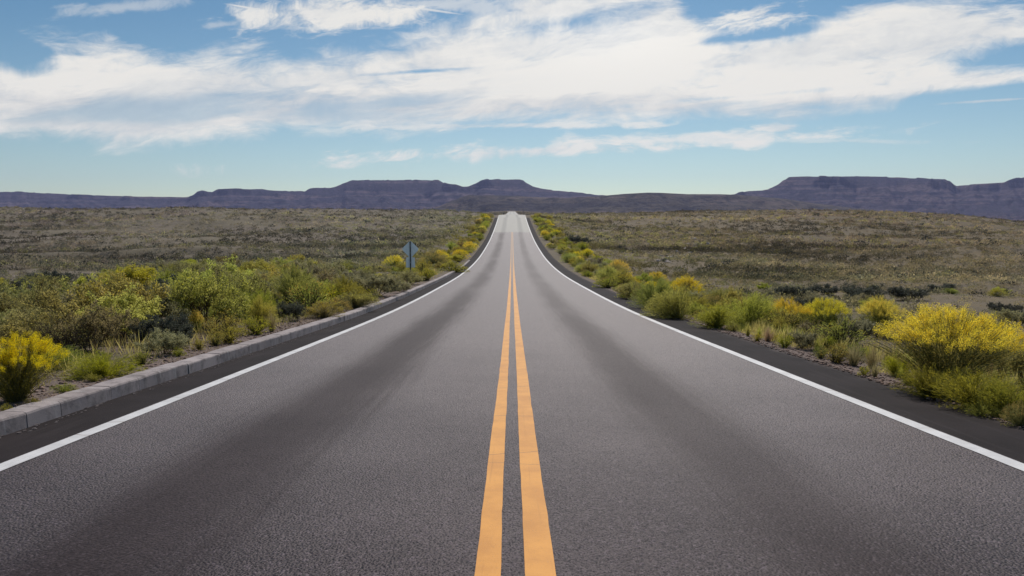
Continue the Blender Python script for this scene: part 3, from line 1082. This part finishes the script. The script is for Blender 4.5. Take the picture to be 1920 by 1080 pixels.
define('yolive', 'olive_bush', 3, lambda: branchy(11, 9, 8, 18, 0.050, 0.045, 0.022, 1.2, bare=0.05, flowers=5, fl_size=0.04), 'bright', 'stem_wood', 'flower_dull')
define('sage', 'sagebrush', 3, lambda: branchy(12, 8, 7, 18, 0.055, 0.055, 0.022, 1.3, low=0.1), 'sage', 'stem_wood')
define('darkb', 'dark_bush', 3, lambda: branchy(12, 8, 8, 18, 0.055, 0.050, 0.026, 1.3, low=0.08), 'dark', 'stem_wood')
define('twiggy', 'bare_bush', 2, lambda: branchy(13, 9, 8, 6, 0.045, 0.040, 0.016, 1.2, bare=0.55, stem_r=0.014), 'olive', 'stem_wood')
define('snake', 'snakeweed', 4, lambda: vase(150, 1.0, 0.11, 0.018, 16, 0, 0, 12, leaf_from=0.25, stem_r=0.006), 'broom', 'stem_wood', None, 'small shrub')
define('ysnake', 'snakeweed', 3, lambda: vase(150, 1.0, 0.10, 0.018, 14, 7, 0.06, 12, leaf_from=0.25, stem_r=0.006), 'bright', 'stem_wood', 'flower_dull', 'small shrub')
solo('tuft', 'straw_tuft', 4, lambda: tuft(330, 0.75, 0.15, 0.013), 'straw', 'grass tuft')
solo('gtuft', 'straw_tuft', 2, lambda: tuft(330, 0.7, 0.15, 0.013), 'bright', 'grass tuft')

taken = []


def at(kind, px, base, top, wpx, label, group=None):
    p, Zd = hit(px, base)
    h = (base - top) * Zd / FPX
    w = wpx * 0.5 * Zd / FPX
    taken.append((p[0], p[1], w))
    return plant(kind, p[0], p[1], p[2] - 0.02, h, w, label, group)


# --- plants one can point at: left of the road
G_L = 'bushes left of the road'
G_R = 'bushes right of the road'
left = [
    ('rabbit', 30, 752, 622, 185, 'rabbitbrush with deep yellow flower heads at the left edge above the nearest kerb stones'),
    ('twiggy', 120, 672, 560, 150, 'half bare dark twiggy bush behind the yellow rabbitbrush at the left edge'),
    ('olive', 70, 655, 552, 200, 'wide olive bush at the left edge behind the half bare twiggy bush'),
    ('olive', 170, 662, 556, 170, 'olive bush with brown stems right of the half bare twiggy bush'),
    ('olive', 125, 656, 542, 210, 'tall olive bush with dense crown above the half bare twiggy bush on the left'),
    ('olive', 15, 640, 556, 150, 'olive bush cut by the left edge of the picture behind the rabbitbrush'),
    ('yolive', 225, 640, 536, 190, 'broad yellow green bush in the middle of the left thicket'),
    ('darkb', 292, 645, 572, 120, 'dark grey bush in a gap of the left thicket below the yellow green bush'),
    ('gold', 316, 590, 538, 66, 'small bright yellow bush behind the dark grey bush in the left thicket'),
    ('yolive', 385, 618, 490, 190, 'tallest olive and yellow bush of the left thicket'),
    ('gold', 366, 622, 578, 40, 'small patch of yellow flowers at the front of the tallest olive bush'),
    ('darkb', 330, 650, 596, 90, 'low dark bush under the tallest olive bush on the left'),
    ('sage', 310, 664, 610, 110, 'grey green low sage between kerb and the dark bush on the left'),
    ('greenbroom', 195, 706, 650, 130, 'low soft green broom just behind the kerb on the left'),
    ('greenbroom', 105, 690, 640, 110, 'low dull green broom beside the left edge rabbitbrush'),
    ('olive', 445, 590, 484, 150, 'olive bush right of the tallest bush on the left'),
    ('yolive', 520, 560, 484, 140, 'loose olive bush at the back of the left thicket'),
    ('broom', 490, 612, 552, 66, 'bright green feathery bush near the left kerb'),
    ('darkb', 545, 602, 556, 70, 'dark slate bush right of the bright green feathery bush on the left'),
    ('ysnake', 430, 642, 600, 70, 'yellow green snakeweed behind the kerb below the olive bushes'),
    ('ysnake', 480, 628, 590, 70, 'yellow green snakeweed in front of the bright green feathery bush'),
    ('tuft', 510, 622, 570, 50, 'reddish straw grass between the feathery bush and the dark slate bush'),
    ('rust', 610, 596, 560, 80, 'rusty yellow bush close behind the kerb halfway to the sign'),
    ('rust', 665, 578, 543, 95, 'broad orange tinted bush behind the kerb left of the sign'),
    ('sage', 640, 552, 500, 110, 'pale sage bush at the back left of the sign'),
    ('sage', 705, 556, 502, 120, 'rounded grey green sage bush just left of the sign'),
    ('olive', 590, 560, 498, 130, 'dull olive bush between the loose olive bush and the pale sage'),
    ('sage', 755, 549, 523, 44, 'small pale sage bush against the kerb below the sign'),
    ('olive', 766, 534, 503, 70, 'dark olive bush at the foot of the sign'),
    ('gold', 740, 505, 478, 52, 'bright yellow flowering bush immediately left of the sign'),
    ('rust', 812, 502, 468, 64, 'orange yellow bush immediately right of the sign'),
    ('ysnake', 800, 526, 500, 54, 'yellow green low bush between the sign and the kerb'),
    ('ysnake', 850, 512, 486, 56, 'bright yellow green bush by the kerb just beyond the sign'),
]
for k, a, b_, c, d, l in left:
    at(k, a, b_, c, d, l, G_L)
right = [
    ('rabbit', 1770, 735, 568, 270, 'largest rabbitbrush with a crown of yellow flowers right of the road'),
    ('rabbit', 1860, 715, 590, 150, 'rabbitbrush leaning against the right side of the largest one'),
    ('olive', 1925, 735, 600, 130, 'tall olive bush with yellow tips at the right edge'),
    ('greenbroom', 1745, 745, 672, 130, 'soft green broom at the foot of the largest rabbitbrush on its left'),
    ('greenbroom', 1830, 765, 680, 170, 'dark green skirt of broom in front of the largest rabbitbrush'),
    ('greenbroom', 1895, 780, 700, 130, 'dark green broom at the right edge beside the gravel'),
    ('greenbroom', 1850, 790, 745, 90, 'small green mound on the gravel near the right edge'),
    ('rust', 1915, 800, 745, 70, 'rusty yellow mound cut by the right edge of the picture'),
    ('rabbit', 1650, 632, 556, 92, 'round rabbitbrush with yellow top behind the tan grass'),
    ('rabbit', 1548, 632, 556, 100, 'rabbitbrush with golden top left of the round one'),
    ('rabbit', 1480, 622, 558, 96, 'wide rabbitbrush with golden top leftmost in the row on the right'),
    ('sage', 1600, 645, 580, 100, 'grey green sage between the two golden rabbitbrushes'),
    ('twiggy', 1525, 640, 592, 80, 'brown twiggy bush under the golden rabbitbrush'),
    ('broom', 1272, 606, 526, 130, 'vivid green feathery bush beside the right shoulder'),
    ('broom', 1225, 580, 518, 90, 'yellow green feathery bush behind the vivid green one'),
    ('gold', 1290, 562, 515, 80, 'orange yellow flowers behind the vivid green feathery bush'),
    ('broom', 1345, 615, 570, 100, 'low yellow green broom right of the vivid green bush'),
    ('yolive', 1385, 598, 538, 90, 'yellow green bush behind the low broom right of the road'),
    ('broom', 1430, 610, 562, 90, 'pale yellow green broom behind the golden tuft'),
    ('gtuft', 1402, 630, 596, 30, 'small golden tuft standing alone at the edge of the right shoulder'),
    ('tuft', 1440, 640, 604, 54, 'pale straw grass right of the small golden tuft'),
    ('ysnake', 1472, 652, 622, 44, 'golden green mound with dark foot at the right shoulder'),
    ('sage', 1506, 655, 612, 70, 'pale grey green mound right of the golden green mound'),
    ('ysnake', 1565, 680, 640, 66, 'yellow green mound on the gravel left of the tan grass'),
    ('tuft', 1600, 685, 630, 80, 'tan grass between the yellow green mound and the largest rabbitbrush'),
    ('tuft', 1635, 692, 632, 70, 'tall reddish tan grass left of the largest rabbitbrush'),
    ('tuft', 1640, 706, 668, 44, 'straw tuft at the very edge of the right shoulder'),
    ('greenbroom', 1682, 706, 655, 66, 'small dark green bush at the left foot of the largest rabbitbrush'),
    ('gold', 1160, 518, 486, 48, 'bright yellow bush where the right verge starts to climb'),
    ('sage', 1128, 522, 500, 44, 'grey bush left of the bright yellow bush on the right verge'),
    ('ysnake', 1140, 540, 515, 56, 'yellow green low bush at the right shoulder below the grey bush'),
    ('olive', 1185, 560, 520, 80, 'olive bush between the yellow bush and the feathery bushes'),
    ('darkb', 1480, 560, 528, 80, 'leftmost dark bush in the wash on the right'),
    ('darkb', 1545, 553, 528, 70, 'second dark bush from the left in the wash'),
    ('darkb', 1615, 566, 526, 90, 'largest dark bush in the wash on the right'),
    ('darkb', 1700, 563, 530, 80, 'dark bush in the wash above the round rabbitbrush'),
    ('darkb', 1770, 545, 528, 60, 'dark bush in the wash above the largest rabbitbrush'),
    ('darkb', 1082, 459, 438, 50, 'dark green bush alone on the slope right of the climbing road'),
    ('darkb', 1880, 590, 560, 60, 'dark bush on the tan field at the right edge'),
    ('sage', 1900, 612, 574, 90, 'grey bush on the tan field behind the right edge rabbitbrush'),
]
for k, a, b_, c, d, l in right:
    at(k, a, b_, c, d, l, G_R)

# --- small mounds along both edges of the carriageway
small = [(268, 684, 652, 50, 'L'), (335, 668, 648, 28, 'L'), (246, 694, 678, 24, 'L'), (175, 716, 696, 36, 'L'), (150, 704, 680, 40, 'L'), (228, 690, 676, 26, 'L'), (375, 656, 630, 30, 'L'),
         (404, 648, 615, 44, 'L'), (208, 712, 700, 22, 'L'), (10, 775, 752, 30, 'L'), (60, 762, 740, 36, 'L'), (120, 735, 712, 50, 'L'),
         (1540, 672, 640, 36, 'R'), (1620, 704, 682, 26, 'R'), (1700, 722, 700, 30, 'R'), (1445, 640, 618, 30, 'R'), (1330, 612, 588, 40, 'R'), (1375, 622, 600, 34, 'R'), (1205, 582, 556, 46, 'R'), (1175, 566, 540, 46, 'R'),
         (1235, 592, 566, 40, 'R'), (1420, 640, 622, 24, 'R')]
for i, (a, b_, c, d, s) in enumerate(small):
    at(['snake', 'ysnake'][i % 2], a, b_, c, d, 'small yellow green mound on the gravel just behind the left kerb' if s == 'L' else 'small yellow green mound along the gravel edge of the right shoulder',
       'mounds behind the left kerb' if s == 'L' else 'mounds along the right shoulder')


def clear(x, y, r):
    for (tx, ty, tr) in taken:
        if (tx - x) ** 2 + (ty - y) ** 2 < ((tr + r) * 0.55) ** 2:
            return False
    return True


# --- the yellow green hedge of brush that follows the road up the hill, and the thickets behind it
fills = {
    'L': dict(xr=(4.9, 6.6), lab='yellow green roadside brush of the row along the left edge of the road'),
    'R': dict(xr=(5.15, 8.0), lab='yellow green roadside brush of the row along the right shoulder'),
}
for s, sg in (('L', -1), ('R', 1)):
    y = 13.0 if s == 'L' else 14.0
    while y < YC + 6:
        for rep in range(3 if (s == 'R' and y < 60) else 2):
            x = sg * random.uniform(*fills[s]['xr'])
            if rep == 2:
                x = random.uniform(5.2, 6.6)
            if rep == 1:
                x += sg * random.uniform(1.0, 2.2)
            yy = y + random.uniform(-1, 1)
            r = random.uniform(0.4, 0.8) * (1 + 0.004 * y)
            if s == 'L' and 24 < yy < 46:
                r *= 0.6
            if not clear(x, yy, r):
                continue
            if abs(x) - r * 0.85 < (4.66 if s == 'L' else 4.95):
                x = sg * ((4.66 if s == 'L' else 4.95) + r * 0.85)
            k = random.choices(['ysnake', 'gold', 'rust', 'broom', 'yolive', 'sage', 'olive'], [5, 1.8, 1.8 if s == 'L' else 0.9, 1.8 if s == 'L' else 4.5, 2.4, 0.8, 0.8])[0]
            h = r * random.uniform(0.85, 1.3)
            taken.append((x, yy, r))
            plant(k, x, yy, float(terrain(x, yy)) - 0.03, h, r, fills[s]['lab'], 'brush along the left edge' if s == 'L' else 'brush along the right edge')
        y += 1.35 + 0.009 * y
# thicket of mixed bushes left of the road
n = 0
tries = 0
while n < 175 and tries < 12000:
    tries += 1
    y = random.uniform(11, 62)
    x = -random.uniform(6.2, 7 + 0.34 * y + 4)
    if x < -y * 0.78 - 2:
        continue
    r = random.uniform(0.6, 1.3)
    u = x / y
    dens = float(smooth(-0.88, -0.60, u)) * (1 - float(smooth(40, 62, y)) * 0.6)
    if random.random() > dens or not clear(x, y, r * 0.9):
        continue
    if -0.21 < u < -0.08:          # low growth in front of the sign
        r *= 0.5
    k = random.choices(['olive', 'yolive', 'sage', 'twiggy', 'darkb', 'broom'], [6, 3.2, 3.2, 1.0, 0.7, 1.2])[0]
    taken.append((x, y, r))
    plant(k, x, y, float(terrain(x, y)) - 0.04, r * random.uniform(0.95, 1.35), r, 'mixed olive bush of the thicket between the left kerb and the plain', 'bushes of the left thicket')
    n += 1
# right: sparse bushes between the rabbitbrush row and the wash
# tan bunch grass along the right gravel edge
for i in range(60):
    y = 6.5 + 22 * random.random() ** 1.4
    x = random.uniform(5.15, 6.8)
    r = random.uniform(0.10, 0.24)
    plant(random.choice(['tuft', 'tuft', 'gtuft', 'ysnake', 'snake']), x, y, float(terrain(x, y)) - 0.01, r * random.uniform(1.2, 2.2), r, 'small straw or golden tuft on the gravel edge of the right shoulder', 'tufts along the right shoulder')
n = 0
tries = 0
while n < 46 and tries < 4000:
    tries += 1
    y = random.uniform(10, 44)
    x = random.uniform(7, 9 + 0.5 * y)
    if x > y * 0.85 + 2:
        continue
    r = random.uniform(0.3, 0.8)
    if not clear(x, y, r * 1.1) or random.random() > 1 - float(smooth(9, 16, x)) * 0.6:
        continue
    k = random.choices(['sage', 'olive', 'broom', 'twiggy', 'yolive', 'darkb'], [3.5, 2.5, 1.6, 1.5, 1.5, 0.8])[0]
    taken.append((x, y, r))
    plant(k, x, y, float(terrain(x, y)) - 0.04, r * random.uniform(0.8, 1.15), r, 'low grey green bush on the tan ground between the right verge and the wash', 'bushes before the wash')
    n += 1

# ------------------------------------------------------------------ scrub of the plain: nobody could count it
def scrub_patch(X, Y, Rr, colr, nf, size):
    """leaf faces for many shrubs at once"""
    Z = terrain(X, Y)
    n = len(X)
    d = rng.normal(size=(n, nf, 3))
    d /= np.linalg.norm(d, axis=2, keepdims=True)
    d[:, :, 2] = np.abs(d[:, :, 2])
    rad = rng.uniform(0.45, 1.0, (n, nf, 1)) ** 0.6
    lump = 1 + 0.25 * np.sin(d[:, :, :1] * 5 + rng.uniform(0, 6, (n, 1, 1))) * np.sin(d[:, :, 1:2] * 6 + rng.uniform(0, 6, (n, 1, 1)))
    c = d * rad * lump * Rr[:, None, None]
    c[:, :, 2] *= rng.uniform(0.55, 0.95, (n, 1))
    c = c + np.stack([X, Y, Z + Rr * 0.05], 1)[:, None, :]
    c = c.reshape(-1, 3)
    L = np.repeat(Rr, nf) * size * rng.uniform(0.6, 1.4, n * nf)
    dirs = d.reshape(-1, 3) + rng.normal(0, 0.6, (n * nf, 3)) + np.array([0, 0, 0.4])
    v, _ = rot_quads(c, dirs, L, L * 0.55, 0.0)
    cc = np.repeat(colr, nf, axis=0) * rng.uniform(0.7, 1.3, (n * nf, 1))
    return v, cc


PAL = np.array([[0.24, 0.20, 0.14], [0.20, 0.18, 0.145], [0.31, 0.25, 0.19], [0.15, 0.14, 0.115], [0.34, 0.265, 0.20], [0.30, 0.265, 0.13], [0.25, 0.195, 0.18]])


def scatter(count, y0, y1, rmin, rmax, nf, size, seed, amin=9.0, power=1.0):
    r_ = np.random.default_rng(seed)
    Y = y0 + (y1 - y0) * r_.random(count) ** power
    Xw = Y * 0.86 + 6
    X = r_.uniform(-1, 1, count) * Xw
    dens = fbm(X / 9, Y / 14, 61, 4) * 0.9 + fbm(X / 40, Y / 60, 63, 3) * 0.8 + 0.5
    tan_left = np.exp(-((X / Y + 0.62) / 0.13) ** 2 - ((Y - 36) / 13) ** 2)
    tan_right = np.exp(-((X / Y - 0.62) / 0.16) ** 2 - ((Y - 33) / 12) ** 2)
    dens = dens + 0.22 - 1.0 * tan_left - 0.7 * tan_right
    k = (np.abs(X) > amin + 0.0 * Y) & (r_.random(count) < np.clip(dens, 0.22, 1))
    # keep the thicket on the left free
    k &= ~((X < 0) & (Y < 50) & (X / Y > -0.5))
    X, Y = X[k], Y[k]
    Rr = rmin + (rmax - rmin) * r_.random(len(X)) ** 2.2
    zone = fbm(X / 25, Y / 40, 71, 3) + 0.5 + 0.22 * r_.normal(size=len(X))
    idx = np.clip((zone * len(PAL)).astype(int), 0, len(PAL) - 1)
    cl = PAL[idx] * r_.uniform(0.75, 1.3, (len(X), 1))
    cl = cl * np.clip(0.95 + 1.3 * fbm(X / 20, Y / 11, 91, 3) + 0.8 * fbm(X / 60, Y / 45, 95, 2), 0.35, 1.7)[:, None]  # patchy tone; its dark bands also put shadow into the shrub colour
    rt = smooth(-10, 25, X)[:, None]
    cl = cl * (1 + np.exp(-(np.abs(X) / 35) ** 2)[:, None] * np.array([[-0.06, 0.04, -0.15]]))
    cl = cl * ((1 - rt) * np.array([[0.93, 0.95, 0.86]]) + rt * np.array([[1.0, 0.96, 0.74]]))
    roadside = np.exp(-((np.abs(X) - 6) / 5.0) ** 2)[:, None]
    cl = cl * (1 - roadside * 0.7) + np.array([0.42, 0.34, 0.06]) * roadside * 0.7
    darkm = (r_.random(len(X)) < 0.09)[:, None]
    cl = np.where(darkm, np.array([[0.04, 0.042, 0.034]]), cl)
    return scrub_patch(X, Y, Rr, cl, nf, size)


SV, SCc = [], []
for args in ((9500, 20, 60, 0.10, 0.58, 100, 0.18, 1), (18000, 55, 110, 0.18, 0.80, 56, 0.24, 2), (24000, 100, 185, 0.24, 0.9, 34, 0.32, 3), (20000, 175, 275, 0.3, 1.0, 26, 0.38, 4)):
    v, c = scatter(*args)
    SV.append(v)
    SCc.append(c)
_r = np.random.default_rng(77)
_y = _r.uniform(380, 1000, 3600)
_x = _y * _r.normal(0, 0.055, 3600)
_k = np.abs(_x) > 7
_x, _y = _x[_k], _y[_k]
v, c = scrub_patch(_x, _y, _r.uniform(0.8, 2.4, len(_x)), PAL[_r.integers(0, 6, len(_x))] * _r.uniform(0.5, 1.1, (len(_x), 1)), 16, 0.5)
SV.append(v)
SCc.append(c)
SV = np.concatenate(SV)
SCc = np.concatenate(SCc)
link('scrub', mesh_np('scrub', SV, np.arange(len(SV), dtype=np.int32).reshape(-1, 4), M['scrub'], col=SCc),
     label='low brown and olive desert scrub covering the plain on both sides of the road', cat='scrub', kind='stuff')

# dry grass on the verges and the tan fields
nb = 60000
gyv = 4.0 + 52 * rng.random(nb) ** 1.5
side = np.where(rng.random(nb) < 0.5, -1, 1)
gxv = side * (4.75 + np.abs(rng.normal(0, 1, nb)) * (0.8 + 0.16 * gyv))
gxv = np.where(side > 0, gxv + 0.55, gxv)
keep = (fbm(gxv / 1.3, gyv / 1.3, 81, 4) > -0.12)
gxv, gyv = gxv[keep], gyv[keep]
gz = terrain(gxv, gyv)
hh = rng.uniform(0.05, 0.26, len(gxv)) * smooth(4.7, 6.5, np.abs(gxv)) + 0.025
dirs = np.stack([rng.normal(0, 0.4, len(gxv)), rng.normal(0, 0.4, len(gxv)), np.ones(len(gxv))], 1)
v, _ = rot_quads(np.stack([gxv, gyv, gz + hh * 0.42], 1), dirs, hh, 0.004 + 0.00035 * gyv, 0.0)
gc = np.array([[0.30, 0.225, 0.10]]) + rng.uniform(-0.08, 0.14, (len(gxv), 1)) * np.array([[1, 0.85, 0.5]])
gc = np.where((rng.random(len(gxv)) < 0.3)[:, None], np.array([[0.20, 0.17, 0.05]]), gc)
link('dry_grass', mesh_np('dry_grass', v, np.arange(len(v), dtype=np.int32).reshape(-1, 4), M['scrub'], col=gc), label='dry straw grass growing thinly on the verges', cat='grass', kind='stuff')


# pale golden grass in a strip along the right shoulder and thinly behind the kerb
nb = 42000
gyv = 5.0 + 50 * rng.random(nb) ** 1.4
side = np.where(rng.random(nb) < 0.8, 1, -1)
gxv = side * (5.15 + np.abs(rng.normal(0, 0.75, nb)) * (1 + 0.02 * gyv))
keep = fbm(gxv / 0.55, gyv / 0.8, 85, 4) > 0.0
gxv, gyv = gxv[keep], gyv[keep]
gz = terrain(gxv, gyv)
hh = rng.uniform(0.10, 0.36, len(gxv)) * smooth(5.0, 5.8, np.abs(gxv)) + 0.04
dirs = np.stack([rng.normal(0, 0.3, len(gxv)), rng.normal(0, 0.3, len(gxv)), np.ones(len(gxv))], 1)
v, _ = rot_quads(np.stack([gxv, gyv, gz + hh * 0.42], 1), dirs, hh, 0.004 + 0.0004 * gyv, 0.0)
gc = np.array([[0.62, 0.52, 0.17]]) * rng.uniform(0.65, 1.25, (len(gxv), 1))
gc = np.where((fbm(gxv / 1.5, gyv / 2.0, 87, 3) > 0.1)[:, None], np.array([[0.42, 0.42, 0.10]]), gc)
link('dry_grass', mesh_np('dry_grass', v, np.arange(len(v), dtype=np.int32).reshape(-1, 4), M['scrub'], col=gc), label='pale golden grass in a strip along the edge of the right shoulder', cat='grass', kind='stuff')


# gravel
def stone_mesh(N, xsgn, a0, a1, y0, y1, smin, smax):
    V, F = [], []
    base = np.array([[1, 0, 0], [-1, 0, 0], [0, 1, 0], [0, -1, 0], [0, 0, 1], [0, 0, -1]], float)
    tri = np.array([[0, 2, 4], [2, 1, 4], [1, 3, 4], [3, 0, 4], [2, 0, 5], [1, 2, 5], [3, 1, 5], [0, 3, 5]])
    y = y0 + (y1 - y0) * rng.random(N) ** 1.7
    x = xsgn * (a0 + (a1 - a0) * rng.random(N) ** 1.4)
    z = np.where(np.abs(x) < 4.72, zroad(y) - 0.015, terrain(x, y))
    s = smin + (smax - smin) * rng.random(N) ** 3
    P = base[None] * rng.uniform(0.55, 1.2, (N, 6, 1)) * s[:, None, None]
    P[:, :, 2] *= 0.6
    an = rng.uniform(0, 6.28, N)
    c_, s_ = np.cos(an)[:, None], np.sin(an)[:, None]
    X = P[:, :, 0] * c_ - P[:, :, 1] * s_
    Y = P[:, :, 0] * s_ + P[:, :, 1] * c_
    V = np.stack([X + x[:, None], Y + y[:, None], P[:, :, 2] + (z + s * 0.15)[:, None]], 2).reshape(-1, 3)
    F = (tri[None] + (np.arange(N) * 6)[:, None, None]).reshape(-1, 3)
    return V, F


v1, f1 = stone_mesh(9000, -1, 4.68, 6.8, 4, 28, 0.006, 0.040)
v2, f2 = stone_mesh(11000, 1, 4.60, 6.6, 4, 30, 0.006, 0.036)
link('gravel', mesh_np('gravel', np.concatenate([v1, v2]), np.concatenate([f1, f2 + len(v1)]), M['redrock']), label='reddish gravel strewn along both verges', cat='gravel', kind='stuff')


# ------------------------------------------------------------------ pale rocks on the right hillside
def rock_mesh(seed):
    import bmesh
    bm = bmesh.new()
    bmesh.ops.create_icosphere(bm, subdivisions=2, radius=1.0)
    r_ = random.Random(seed)
    axes = [Vector((r_.gauss(0, 1), r_.gauss(0, 1), r_.gauss(0, 1))).normalized() for _ in range(9)]
    lim = [r_.uniform(0.5, 0.85) for _ in axes]
    for v in bm.verts:
        p = v.co.copy()
        for a, l in zip(axes, lim):
            d = p.dot(a)
            if d > l:
                p -= a * (d - l)
        v.co = p * (1 + 0.06 * float(fbm(p.x * 3 + seed, p.y * 3 + p.z, seed, 3)))
    me = bpy.data.meshes.new('rock')
    bm.to_mesh(me)
    bm.free()
    me.materials.append(M['rock'])
    return me


RM = [rock_mesh(s) for s in (3, 9, 14)]
for i in range(34):
    f = random.random()
    px = 1240 + 90 * f + random.gauss(0, 12)
    py = 487 - 30 * f + random.gauss(0, 4)
    p, Zd = hit(px, py)
    o = link('rock', RM[i % 3], label='pale boulder of the rocky patch on the right hillside', cat='rock', group='pale boulders on the right hillside')
    s = random.uniform(0.15, 0.5)
    o.location = (p[0], p[1], p[2] + s * 0.1)
    o.scale = (s * random.uniform(0.8, 1.6), s, s * random.uniform(0.5, 0.8))
    o.rotation_euler = (random.uniform(-.3, .3), random.uniform(-.3, .3), random.uniform(0, 6.28))

# ------------------------------------------------------------------ the road sign, seen from behind
def flat_plate(name, outline, thick, mat, parent, y=0.0):
    n = len(outline)
    V = [(a, y - thick / 2, b) for a, b in outline] + [(a, y + thick / 2, b) for a, b in outline]
    F = [tuple(range(n)), tuple(range(2 * n - 1, n - 1, -1))]
    for i in range(n):
        j = (i + 1) % n
        F.append((i, i + n, j + n, j))
    me = bpy.data.meshes.new(name)
    me.from_pydata(V, [], F)
    me.materials.append(mat)
    return link(name, me, parent)


SY = 45.0
d = ray(769.5, 480)
sx_ = d[0] / d[1] * SY
sz_ = float(terrain(sx_, SY))
zt = CAM[2] + uv_of(769.5, 451)[1] * SY - sz_       # top of the sign above the ground
zm = CAM[2] + uv_of(769.5, 467.5)[1] * SY - sz_
zb = CAM[2] + uv_of(769.5, 483)[1] * SY - sz_
zp = CAM[2] + uv_of(769.5, 501.5)[1] * SY - sz_
sg = bpy.data.objects.new('road_sign', None)
COL.objects.link(sg)
sg.location = (sx_, SY, sz_)
tag(sg, 'bare metal back of a diamond road sign with a lower plate', 'sign')
hw = 16.6 / FPX * SY


def rounded(pts, r):
    out = []
    n = len(pts)
    for i in range(n):
        p = Vector(pts[i])
        a = Vector(pts[i - 1])
        b = Vector(pts[(i + 1) % n])
        p0 = p + (a - p).normalized() * r
        p2 = p + (b - p).normalized() * r
        for k in range(5):
            t = k / 4
            q = p0 * (1 - t) ** 2 + p * 2 * t * (1 - t) + p2 * t * t
            out.append((q.x, q.y))
    return out


flat_plate('sign_panel', rounded([(0, zt), (-hw, zm + 0.02), (0, zb - 0.06), (hw, zm + 0.02)], 0.12), 0.006, M['sign'], sg)
pw = 7.8 / FPX * SY
flat_plate('lower_plate', rounded([(-pw, zb + 0.02), (-pw * 1.12, zp), (pw * 1.12, zp), (pw, zb + 0.02)], 0.03), 0.006, M['sign'], sg, y=-0.001 + 0.012)
flat_plate('post', [(-0.035, -0.4), (0.035, -0.4), (0.035, zt - 0.05), (-0.035, zt - 0.05)], 0.05, M['post'], sg, y=-0.045)
for zz in (zm + 0.22, zm - 0.22, (zb + zp) / 2):
    flat_plate('bolt', [(0.018 * math.cos(a * math.pi / 3), zz + 0.018 * math.sin(a * math.pi / 3)) for a in range(6)], 0.016, M['sign'], sg, y=-0.078)

# ------------------------------------------------------------------ air
HZ = dict(density=0.68e-4, color=(0.50, 0.56, 1.0))
zlo, zhi = min(float(GZ.min()), HILL_LOW) - 1.0, 330.0
hx, hy0, hy1 = 5300.0, -60.0, 4800.0
me = bpy.data.meshes.new('haze')
me.from_pydata([(-hx, hy0, zlo), (hx, hy0, zlo), (hx, hy1, zlo), (-hx, hy1, zlo), (-hx, hy0, zhi), (hx, hy0, zhi), (hx, hy1, zhi), (-hx, hy1, zhi)], [],
               [(0, 3, 2, 1), (4, 5, 6, 7), (0, 1, 5, 4), (1, 2, 6, 5), (2, 3, 7, 6), (3, 0, 4, 7)])
hm = bpy.data.materials.new('haze')
hm.use_nodes = True
hm.node_tree.nodes.clear()
ho = hm.node_tree.nodes.new('ShaderNodeOutputMaterial')
hv = hm.node_tree.nodes.new('ShaderNodeVolumePrincipled')
hv.inputs['Density'].default_value = HZ['density']
hv.inputs['Color'].default_value = HZ['color'] + (1,)
hv.inputs['Anisotropy'].default_value = 0.2
hm.node_tree.links.new(hv.outputs[0], ho.inputs['Volume'])
me.materials.append(hm)
link('haze', me, label='thin blue haze over the far mesas', cat='haze', kind='stuff')
